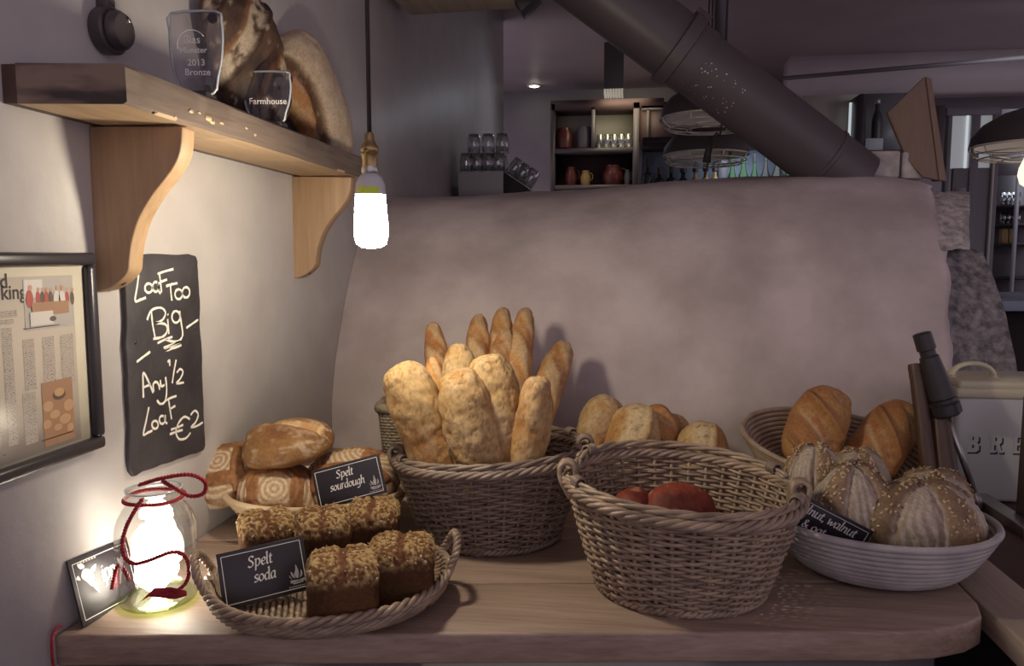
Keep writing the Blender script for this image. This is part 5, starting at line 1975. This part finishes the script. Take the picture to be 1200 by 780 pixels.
def st_split(P, N, q, sd, size):
    """orange flank, floury pale crust, dark burnt seam between"""
    n, n2 = fbm(P * 9, sd, 4), fbm(P * 40, sd + 4, 4)
    yv = P[:, 1] / (size[1] / 2) + .16 * np.sin(q[:, 0] * 3 + .4) + .05 * n
    yv = -yv + .58
    pale = smooth(-.02, .10, yv - .02)
    seam = smooth(.17, .07, np.abs(yv + .05))
    col = lerp(ORANGE * .72, GOLD * .8, smooth(-.5, .5, n))
    col = lerp(col, seq(.56, .46, .34), pale * (.8 + .2 * smooth(-.2, .2, n2)))
    col = lerp(col, seq(.06, .03, .02), seam * .85)
    col = lerp(col, FLOUR * .9, .25 * smooth(.1, .4, n2) * (1 - pale))
    return n * .005 + n2 * .0015 - seam * .009 + pale * .008, col


def st_red(P, N, q, sd, size):
    n, n2 = fbm(P * 12, sd, 4), fbm(P * 45, sd + 4, 3)
    col = lerp(seq(.11, .017, .012), seq(.25, .05, .028), smooth(-.5, .5, n))
    col = lerp(col, seq(.50, .26, .16), .6 * smooth(.45, .75, n2))
    return n * .006 + n2 * .001, col


def st_floury(P, N, q, sd, size):
    """pale roll with a wide floury opening"""
    n, n2 = fbm(P * 12, sd, 4), fbm(P * 45, sd + 4, 3)
    yv = P[:, 1] / (size[1] / 2) + .12 * np.sin(q[:, 0] * 3)
    open_ = smooth(.45, .3, np.abs(yv - .1)) * smooth(.0, .4, N[:, 2])
    lip_ = smooth(.15, .05, np.abs(yv + .34)) * smooth(.0, .4, N[:, 2])
    specks = smooth(.42, .55, noise(P * 85, sd + 5))
    col = lerp(GOLD * .95, PALE, smooth(-.4, .5, n))
    col = lerp(col, seq(.70, .56, .33), open_ * .8)
    col = lerp(col, BROWN, specks * .7 + lip_ * .25)
    return n * .005 + n2 * .001 - open_ * .003 + lip_ * .008, col


STY = dict(rustic=st_rustic, baguette=st_baguette, rings=st_rings, batard=st_batard, torpedo=st_torpedo, hazel=st_hazel, soda=st_soda, dark=st_dark, split=st_split, red=st_red, floury=st_floury)


def loaf(name, label, cat, size, M, style, seed, mat='crust', group=None, exps=(2, 2.2), nu=64, nv=64, flat=.6, bend=0, taper=0, flakes=None, **kw):
    P, N, q = loaf_shape(size, exps, nu, nv, flat, bend, taper)
    d, col = STY[style](P, N, q, seed, size, **kw)
    low = smooth(.02, .16, P[:, 2] / size[2])
    P2 = P + N * (d * (.25 + .75 * low))[:, None]
    P2[:, 2] = np.maximum(P2[:, 2], 0)
    P2[:nv] = P2[:nv].mean(0)
    P2[-nv:] = P2[-nv:].mean(0)
    t = thing(name, label, cat, M=M, group=group)
    MB().grid(P2.reshape(nu, nv, 3), True, np.clip(col, 0, 1).reshape(nu, nv, 3)).build('crust', mat, t)
    if flakes:
        cnt, s0, fn = flakes
        mask = fn(P2, N, q, size)
        rg = np.random.RandomState(int(seed * 7) + 3)
        wgt = mask * np.repeat(np.sqrt(np.clip(1 - (-np.cos(np.linspace(0, math.pi, nu))) ** 2, 0, 1)), nv)
        if wgt.sum() > 0:
            idx = rg.choice(len(P2), cnt, p=wgt / wgt.sum())
            m = MB()
            a = np.arange(6) * math.pi / 3
            for i in idx:
                nn = unit(N[i] + rg.normal(size=3) * .28)
                e1 = unit(np.cross(nn, rg.normal(size=3)))
                e2 = np.cross(nn, e1)
                s = s0 * rg.uniform(.7, 1.25)
                c = P2[i] + rg.normal(size=3) * .0012 + nn * .0006
                ringp = c + s * np.cos(a)[:, None] * e1 + s * .68 * np.sin(a)[:, None] * e2
                top_ = c + nn * .0011
                m.add(np.vstack([ringp, ringp * .0 + c + (ringp - c) * .7 + nn * .0012, [c - nn * .0004]]),
                      [np.array([[k, (k + 1) % 6, (k + 1) % 6 + 6, k + 6] for k in range(6)]), [6, 7, 8, 9, 10, 11]])
            m.build('oat_flakes', 'oat', t, False, True, kind='stuff')
    return t


def axisM(B, T, face):
    """x axis from B to T, z axis turned towards face; origin at the middle, lowered so that the loaf centre sits on the line"""
    B, T = np.array(B), np.array(T)
    x = unit(T - B)
    z = np.array(face, float)
    z = unit(z - x * (z @ x))
    y = np.cross(z, x)
    return x, y, z, (B + T) / 2


def loaf_line(name, label, cat, B, T, W, H, face, style, seed, **k):
    x, y, z, c = axisM(B, T, face)
    L = np.linalg.norm(np.array(T) - np.array(B))
    flat = k.get('flat', .6)
    o = c - z * (flat * H / (1 + flat)) - z * (H / (1 + flat) * (1 - flat) / 2)
    return loaf(name, label, cat, (L, W, H), frame(x, y, z, o), style, seed, **k)


# long loaves standing in the deep basket: tip pixel, depth there, entry pixel, depth there, width in pixels
def px_loaf(label, tip, yt, ent, ye, wpx, style, seed, zbase=.022, cat='bread', name='long_loaf', group='long loaves in the deep wicker basket', depth=.92, face=None, clampto=(BAG, np.array([.105, .085])), **k):
    T, E_ = at(*tip, y=yt), at(*ent, y=ye)
    d = (E_ - T) / np.linalg.norm(E_ - T)
    kk_ = (T[2] - zbase) / max(-d[2], .2)
    Bp = T + d * kk_
    if clampto is not None:                      # stands inside the basket, clear of its wall
        e = (Bp[:2] - clampto[0]) / clampto[1]
        q_ = np.linalg.norm(e)
        if q_ > 1:
            Bp[:2] = clampto[0] + e / q_ * clampto[1]
    w = wpx * np.linalg.norm((T + E_) / 2 - [0, 0, CAM_Z]) * .97 / F
    fc = face if face is not None else np.array([0, 0, CAM_Z]) - (T + E_) / 2
    return loaf_line(name, label, cat, Bp, T, w, w * depth, fc, style, seed, group=group, **k)


R_ = dict(mat='crust_floury', exps=(2, 3.4), flat=.8, nu=120, nv=90, taper=.04)
px_loaf('leftmost fat floury loaf at the front of the deep basket', (474, 427), 1.535, (505, 540), 1.525, 64, 'rustic', 1, bend=.012, **R_)
px_loaf('second fat floury loaf from the left at the front of the deep basket', (535, 434), 1.52, (564, 545), 1.515, 66, 'rustic', 2, **R_)
px_loaf('third fat floury loaf from the left, darker and leaning left in the deep basket', (569, 417), 1.575, (602, 540), 1.56, 64, 'rustic', 3, **R_)
px_loaf('narrow pale cylindrical loaf at the right front of the deep basket', (630, 441), 1.53, (624, 540), 1.53, 47, 'rustic', 4, mat='crust_floury', exps=(2, 4), flat=.8, nu=84, nv=64)
px_loaf('round-topped pale loaf end rising between the second and third floury loaves', (536, 403), 1.70, (548, 540), 1.64, 43, 'rustic', 5, **R_)
px_loaf('pale ridged loaf end peeping between the first and second floury loaves', (507, 416), 1.70, (518, 540), 1.63, 34, 'baguette', 6, mat='crust_floury', exps=(2, 2.6), flat=.8)
Bk = dict(exps=(2, 3.2), flat=.8, nu=96, nv=56)
px_loaf('lone brown pointed baguette at the left back of the deep basket', (507, 379), 2.06, (511, 540), 1.68, 33, 'baguette', 7, **Bk)
px_loaf('smooth golden baguette second from the left at the back of the basket', (561, 369), 2.10, (556, 540), 1.70, 34, 'baguette', 8, **Bk)
px_loaf('tallest golden baguette at the back centre of the basket', (590, 362), 2.15, (574, 540), 1.72, 34, 'baguette', 9, **Bk)
px_loaf('shorter golden baguette in front of the tallest one', (593, 386), 2.06, (562, 540), 1.68, 36, 'baguette', 10, **Bk)
px_loaf('long slashed baguette right of the tallest one, leaning right', (617, 362), 2.15, (590, 540), 1.71, 35, 'baguette', 11, **Bk)
px_loaf('thick slashed baguette leaning far out to the right of the basket', (662, 403), 2.15, (608, 540), 1.70, 42, 'baguette', 12, exps=(2, 3.4), flat=.8, nu=96, nv=56)

# rolls behind the front basket
RL = dict(group='pale rolls behind the front basket', name='bread_roll', zbase=.03, clampto=None)
px_loaf('tall smooth golden roll at the left of the rolls behind the front basket', (713, 465), 1.99, (692, 530), 1.96, 52, 'rustic', 21, exps=(2, 2.8), **RL)
px_loaf('wide floury split roll with a dark bluish crack behind the front basket', (750, 473), 1.95, (736, 535), 1.93, 64, 'floury', 22, exps=(2, 2.15), **RL)
px_loaf('orange roll standing just behind the floury split roll', (768, 473), 2.02, (779, 535), 2.01, 46, 'torpedo', 23, **RL)
px_loaf('small dark roll further back among the rolls behind the front basket', (790, 485), 2.06, (790, 535), 2.05, 40, 'rustic', 24, exps=(2, 2.4), **RL)
px_loaf('low rounded roll with a hollow dark opening right of the other rolls', (825, 493), 1.97, (822, 540), 1.96, 60, 'floury', 25, exps=(2, 2.1), **RL)

# red loaves
c = at(795, 577, z=.15)
loaf('red_loaf', 'larger red tomato loaf in the front wicker basket', 'bread', (.15, .13, .150), Matrix.Translation((c[0], c[1] - .0, .013)) @ Matrix.Rotation(.2, 4, 'Z'), 'red', 31, 'crust', 'red loaves in the front basket', exps=(2.2, 2.4), flat=.75)
c = at(738, 580, z=.14)
loaf('red_loaf', 'smaller red tomato loaf at the left in the front wicker basket', 'bread', (.105, .105, .140), Matrix.Translation((c[0] + .012, c[1], .013)) @ Matrix.Rotation(1.1, 4, 'Z'), 'red', 32, 'crust', 'red loaves in the front basket', exps=(2.2, 2.4), flat=.75)

# soda loaves
def topmask(P, N, q, size):
    return (smooth(.70, .85, P[:, 2] / size[2]) * (.25 + smooth(.10, .25, np.abs(q[:, 0]))))


SG_ = 'square spelt soda loaves in the flat basket'
for lab, px, py, sz, rot, seed in [
    ('back left square soda loaf behind the spelt soda sign', 312, 603, (.100, .118, .110), .50, 41),
    ('middle square soda loaf of the back row in the flat basket', 378, 601, (.100, .116, .113), .36, 42),
    ('back right square soda loaf in front of the sourdough sign', 437, 590, (.100, .118, .115), .20, 43),
    ('front square soda loaf right beside the spelt soda sign', 401, 652, (.112, .118, .112), .34, 44),
    ('right-hand square soda loaf near the rope handle', 470, 634, (.112, .115, .112), .20, 45)]:
    c = at(px, py, z=.014 + sz[2] * .97)
    loaf('soda_loaf', lab, 'bread', sz, Matrix.Translation((c[0], c[1], .014)) @ Matrix.Rotation(rot, 4, 'Z'), 'soda', seed, 'crust_rough', SG_, exps=(5.5, 5.5), nu=120, nv=150, flat=.95, flakes=(70, .0028, topmask))

# sourdough pile
SD = 'sourdough loaves in the pale coiled bowl'


def tiltM(c, rz, ax=0, ay=0):
    return Matrix.Translation(Vector(c)) @ Matrix.Rotation(rz, 4, 'Z') @ Matrix.Rotation(ax, 4, 'X') @ Matrix.Rotation(ay, 4, 'Y')


c = at(272, 578, y=1.62)
loaf('sourdough_loaf', 'flour-ringed sourdough loaf tucked against the wall', 'bread', (.17, .16, .105), tiltM((c[0] + .0, c[1] + .03, .075), .3, .65, -.30), 'rings', 51, 'crust', SD, exps=(2, 2.2), nu=130, nv=150)
c = at(320, 592, y=1.575)
loaf('sourdough_loaf', 'flour-ringed sourdough loaf with square cuts facing front', 'bread', (.175, .165, .105), tiltM((c[0] - .0, c[1] + .035, .052), .25, .95, .05), 'rings', 52, 'crust', SD, exps=(2, 2.2), nu=130, nv=150)
c = at(408, 590, y=1.62)
loaf('sourdough_loaf', 'reddish smooth-sided sourdough loaf behind the sourdough sign', 'bread', (.22, .185, .125), tiltM((c[0], c[1] + .04, .040), .1, .16, -.10), 'rings', 53, 'crust', SD, exps=(2, 2.3), nu=130, nv=150, cen=(.06, .02))
c = at(343, 541, y=1.615)
loaf('sourdough_loaf', 'long split sourdough loaf lying on top of the pile', 'bread', (.205, .155, .090), tiltM((c[0], c[1], c[2] + .004), .12, .22, -.16), 'batard', 54, 'crust', SD, exps=(2, 2.3), nu=84, nv=84)

# seeded loaves
HZ = 'seeded floury loaves in the grey coiled bowl'


def hzmask(ph, k):
    def fn(P, N, q, size):
        az = np.arctan2(P[:, 1] / size[1], P[:, 0] / size[0]) + ph
        return smooth(-.15, -.6, np.cos(k * az)) * smooth(.05, .3, N[:, 2]) * smooth(.40, .6, P[:, 2] / size[2])
    return fn


for lab, px, py, yy, zb_, sz, rot, ph, k, seed, tl in [
    ('small seeded loaf at the left back of the grey bowl', 956, 520, 1.615, .05, (.115, .10, 0), .3, 2.6, 3, 61, .3),
    ('brown seeded loaf mostly hidden behind the middle floury loaf', 1008, 527, 1.69, .05, (.125, .11, 0), .1, .6, 3, 62, .2),
    ('middle floury loaf with leaf ridges behind the hazelnut sign', 1002, 544, 1.545, .03, (.165, .14, 0), .2, 1.75, 4, 63, .25),
    ('oat-topped loaf at the right back of the grey bowl', 1096, 550, 1.655, .04, (.145, .12, 0), -.2, 2.7, 3, 64, .15),
    ('largest oat-topped floury loaf at the right front of the grey bowl', 1083, 563, 1.515, .025, (.222, .155, 0), .10, 1.95, 4, 65, .25)]:
    c = at(px, py, y=yy)
    h = c[2] - zb_
    loaf('seeded_loaf', lab, 'bread', (sz[0], sz[1], h), tiltM((c[0], yy, zb_ - .004), rot, 0, 0), 'hazel', seed, 'crust', HZ, exps=(2.1, 2.2), ph=ph, k=k, flakes=(230, .0036, hzmask(ph, k)), nu=84, nv=96)

# split golden loaves in the tilted bowl
TG = 'golden split loaves in the tilted bowl'
T_, E_ = at(978, 455, y=2.10), at(938, 545, y=1.99)
loaf_line('split_loaf', 'golden twisted-looking split loaf leaning at the left of the tilted bowl', 'bread', E_, T_, .148, .11, (-.1, -1, .25), 'torpedo', 71, exps=(2, 2.6), nu=96, nv=72, group=TG)
T_, E_ = at(1066, 474, y=2.10), at(1000, 565, y=2.0)
loaf_line('split_loaf', 'golden split loaf leaning right with a pale open cut', 'bread', E_, T_, .135, .105, (-.35, -1, .3), 'torpedo', 72, exps=(2, 3.0), nu=96, nv=72, group=TG)

# the two big loaves on the shelf
B_1, T_1 = at(318, 142, x=WX + .095), at(266, -22, x=WX + .060)
B_1[2] = .895
loaf_line('country_loaf', 'big dark floury burst country loaf behind the shelf awards', 'bread', B_1, T_1, .225, .10, (1, -.35, .12), 'dark', 81, exps=(2, 2.6), nu=96, nv=84, flat=.7)
B_2, T_2 = at(398, 172, x=WX + .090), at(340, 45, x=WX + .055)
B_2[2] = .893
loaf_line('country_loaf', 'country loaf with pale crust and a dark seam at the shelf far end', 'bread', B_2, T_2, .215, .10, (1, -.35, .12), 'split', 82, exps=(2, 2.8), nu=96, nv=84, flat=.7)

# ---------------------------------------------------------------- bread signs
a = at(262, 716, z=.022)
TL_ = at(251, 650, y=a[1] + .028)
TR_ = at(353, 627, y=a[1] + .105)
sign('bread_sign', 'black card reading Spelt soda at the front of the flat basket', TL_, TR_, a, [('Spelt', .47, .64, .125), ('soda', .50, .36, .125)])
yy = 1.435
sign('bread_sign', 'black card reading Spelt sourdough in front of the sourdough pile', at(361, 553, y=yy + .02), at(440, 532, y=yy + .045), at(374, 598, y=yy), [('Spelt', .46, .66, .125), ('sourdough', .47, .38, .125)])
sign('bread_sign', 'black card reading hazelnut, walnut and oat in the grey bowl', at(916, 567, y=1.475), at(1020, 621, y=1.440), at(896, 611, y=1.490), [('hazelnut, walnut', .49, .66, .135), ('& oat', .47, .34, .135)], logo=(.72, .12))

# ---------------------------------------------------------------- tools, tin
def pole(label, name, cat, p0, p1, y0_, y1_, prof, mat, z_end=None):
    A_, B2 = at(*p0, y=y0_), at(*p1, y=y1_)
    t = thing(name, label, cat, tuple(B2))
    d = B2 - A_
    L_ = np.linalg.norm(d)
    pts = [A_ + d * s for s, r in prof]
    MB().tube(pts, [r for s, r in prof], 20).build('handle', mat, t, True, sharp=45)
    return t, A_, d


t, A_, d = pole('slim dark wooden tool handle left of its thicker twin', 'tool_handle', 'handle', (1073, 426), (1094, 596), 2.02, 1.93, [(0, .012), (.004, .018), (.03, .0192), (.06, .018), (.5, .018), (1, .019)], 'dark_wood')
for s in (.05, .07, .09):
    MB().tube([A_ + d * s, A_ + d * (s + .006)], .0194, 20).build('turned_ring', 'dark_wood', t, True, sharp=45)
t, A_, d = pole('thick dark wooden tool handle leaning under the black grip', 'tool_handle', 'handle', (1094, 436), (1112, 600), 2.03, 1.94, [(0, .012), (.01, .022), (.5, .027), (1, .034)], 'dark_wood')
MB().tube([A_ + d * .02, A_ + d * .032], .0235, 20).build('turned_ring', 'dark_wood', t, True, sharp=45)
gt = thing('oven_tool', 'oven tool with a black tapered grip and thin steel rod', 'tool', tuple(at(1140, 575, y=1.98)))
A_, B2 = at(1080, 390, y=2.0), at(1110, 487, y=1.985)
d = B2 - A_
pr_ = [(0, .018), (.01, .0215), (.20, .0225), (.21, .0185), (.27, .0185), (.29, .0225), (.50, .027), (.78, .033), (.80, .029), (.84, .029), (.86, .036), (.97, .036), (1.0, .028)]
MB().tube([A_ + d * s for s, r in pr_], [r for s, r in pr_], 24).build('grip', 'black_plastic', gt, True, sharp=35)
C_ = at(1142, 577, y=1.97)
MB().tube([B2, C_], .0075, 12).build('steel_rod', 'steel', gt, True)
D_ = C_ + unit(C_ - B2) * .04
MB().tube([C_, C_ + (D_ - C_) * .5, D_], [.0075, .011, .006], 12).build('rod_tip', 'dull_steel', gt, True)

TY = 2.04
a = at(1113, 586, y=TY)
zt0_ = -.0115
ztop_ = at(1113, 464, y=TY)[2]
TW = .33
tin = thing('bread_tin', 'grey enamel bread tin with a cream lid and shadowed lettering', 'tin', (a[0] + TW / 2, TY + .1, zt0_), (0, 0, .02))
z0h, z1h = 0, ztop_ - zt0_
MB().box((-TW / 2, -.1, z0h), (TW / 2, .1, z1h)).build('tin_body', 'enamel_grey', tin, False, False, .012)
MB().box((-TW / 2 - .004, -.104, z1h - .004), (TW / 2 + .004, .104, z1h + .022)).build('lid', 'enamel_cream', tin, False, False, .006)
MB().box((-TW / 2 + .004, -.096, z1h + .018), (TW / 2 - .004, .096, z1h + .040)).build('lid_top', 'enamel_cream', tin, False, False, .008)
cx_ = at(1159, 440, y=TY - .02)[0] - (a[0] + TW / 2)
u = np.linspace(0, math.pi, 14)
hw = .052
P = np.stack([cx_ + hw * np.cos(u), np.full(14, -.03), z1h + .036 + .040 * np.sin(u) ** .8], 1)
MB().tube(P, .0062, 10, flat=1.6).build('lid_handle', 'enamel_cream', tin)
for s in (-1, 1):
    MB().ball((cx_ + s * hw, -.03, z1h + .040), (.011, .011, .005)).build('handle_foot', 'enamel_cream', tin)
MB().box((-TW / 2 - .0012, -.085, .02), (-TW / 2 + .001, .085, z1h - .02)).build('side_panel', 'enamel_cream', tin, False, False)
# slab lettering with a drop shadow
SL = {
    'B': [[(0, 0), (.55, 0), (.72, .12), (.72, .42), (.60, .52), (.68, .62), (.68, .88), (.52, 1), (0, 1), (0, .86), (.1, .86), (.1, .14), (0, .14)]],
    'R': [[(0, 0), (.40, 0), (.40, .14), (.30, .14), (.30, .42), (.38, .42), (.52, 0), (.80, 0), (.80, .14), (.70, .14), (.58, .46), (.70, .58), (.70, .86), (.54, 1), (0, 1), (0, .86), (.1, .86), (.1, .14), (0, .14)]],
    'E': [[(0, 0), (.70, 0), (.70, .32), (.58, .32), (.52, .14), (.30, .14), (.30, .43), (.50, .43), (.50, .57), (.30, .57), (.30, .86), (.52, .86), (.58, .70), (.70, .70), (.70, 1), (0, 1), (0, .86), (.1, .86), (.1, .14), (0, .14)]],
    'A': [[(0, 0), (.36, 0), (.36, .14), (.28, .14), (.32, .28), (.56, .28), (.60, .14), (.52, .14), (.52, 0), (.90, 0), (.90, .14), (.82, .14), (.58, 1), (.34, 1), (.08, .14), (0, .14)]],
    'D': [[(0, 0), (.50, 0), (.74, .22), (.74, .78), (.50, 1), (0, 1), (0, .86), (.1, .86), (.1, .14), (0, .14)]],
}
HOLES = {'B': [[(.30, .16), (.46, .16), (.52, .24), (.52, .38), (.44, .44), (.30, .44)], [(.30, .60), (.42, .60), (.48, .66), (.48, .80), (.42, .86), (.30, .86)]],
         'R': [[(.30, .58), (.44, .58), (.50, .64), (.50, .80), (.44, .86), (.30, .86)]], 'A': [[(.37, .42), (.53, .42), (.46, .74)]], 'D': [[(.30, .16), (.42, .16), (.53, .30), (.53, .70), (.42, .84), (.30, .84)]], 'E': []}
LH = .047
lx0_ = at(1130, 528, y=TY)[0] - (a[0] + TW / 2)
lz0 = at(1130, 529, y=TY)[2] - zt0_
pitch_ = .054
for k, ch in enumerate('BREAD'):
    x0_ = lx0_ + k * pitch_

    def put(poly, dx, dz, y):
        return [(x0_ + (px__ + dx) * LH * .92, y, lz0 + (pz + dz) * LH) for px__, pz in poly]
    m = MB()
    m.add(put(SL[ch][0], .10, -.09, -.1004), [list(range(len(SL[ch][0])))])
    m.build('letter_shadow', 'enamel_black', tin, False, False)
    m = MB()
    m.add(put(SL[ch][0], 0, 0, -.1008), [list(range(len(SL[ch][0])))])
    lt = m.build('letter', 'enamel_grey', tin, False, False)
    # dark counters show the shadow through
    m = MB()
    for hpoly in HOLES[ch]:
        m.add(put([(hx * .5 + .5 * np.mean([q[0] for q in hpoly]) - .03, hz * .72 + .28 * np.mean([q[1] for q in hpoly]) + .02) for hx, hz in hpoly], 0, 0, -.1011), [list(range(len(hpoly)))])
    if HOLES[ch]:
        m.build('letter_counter', 'enamel_black', tin, False, False)
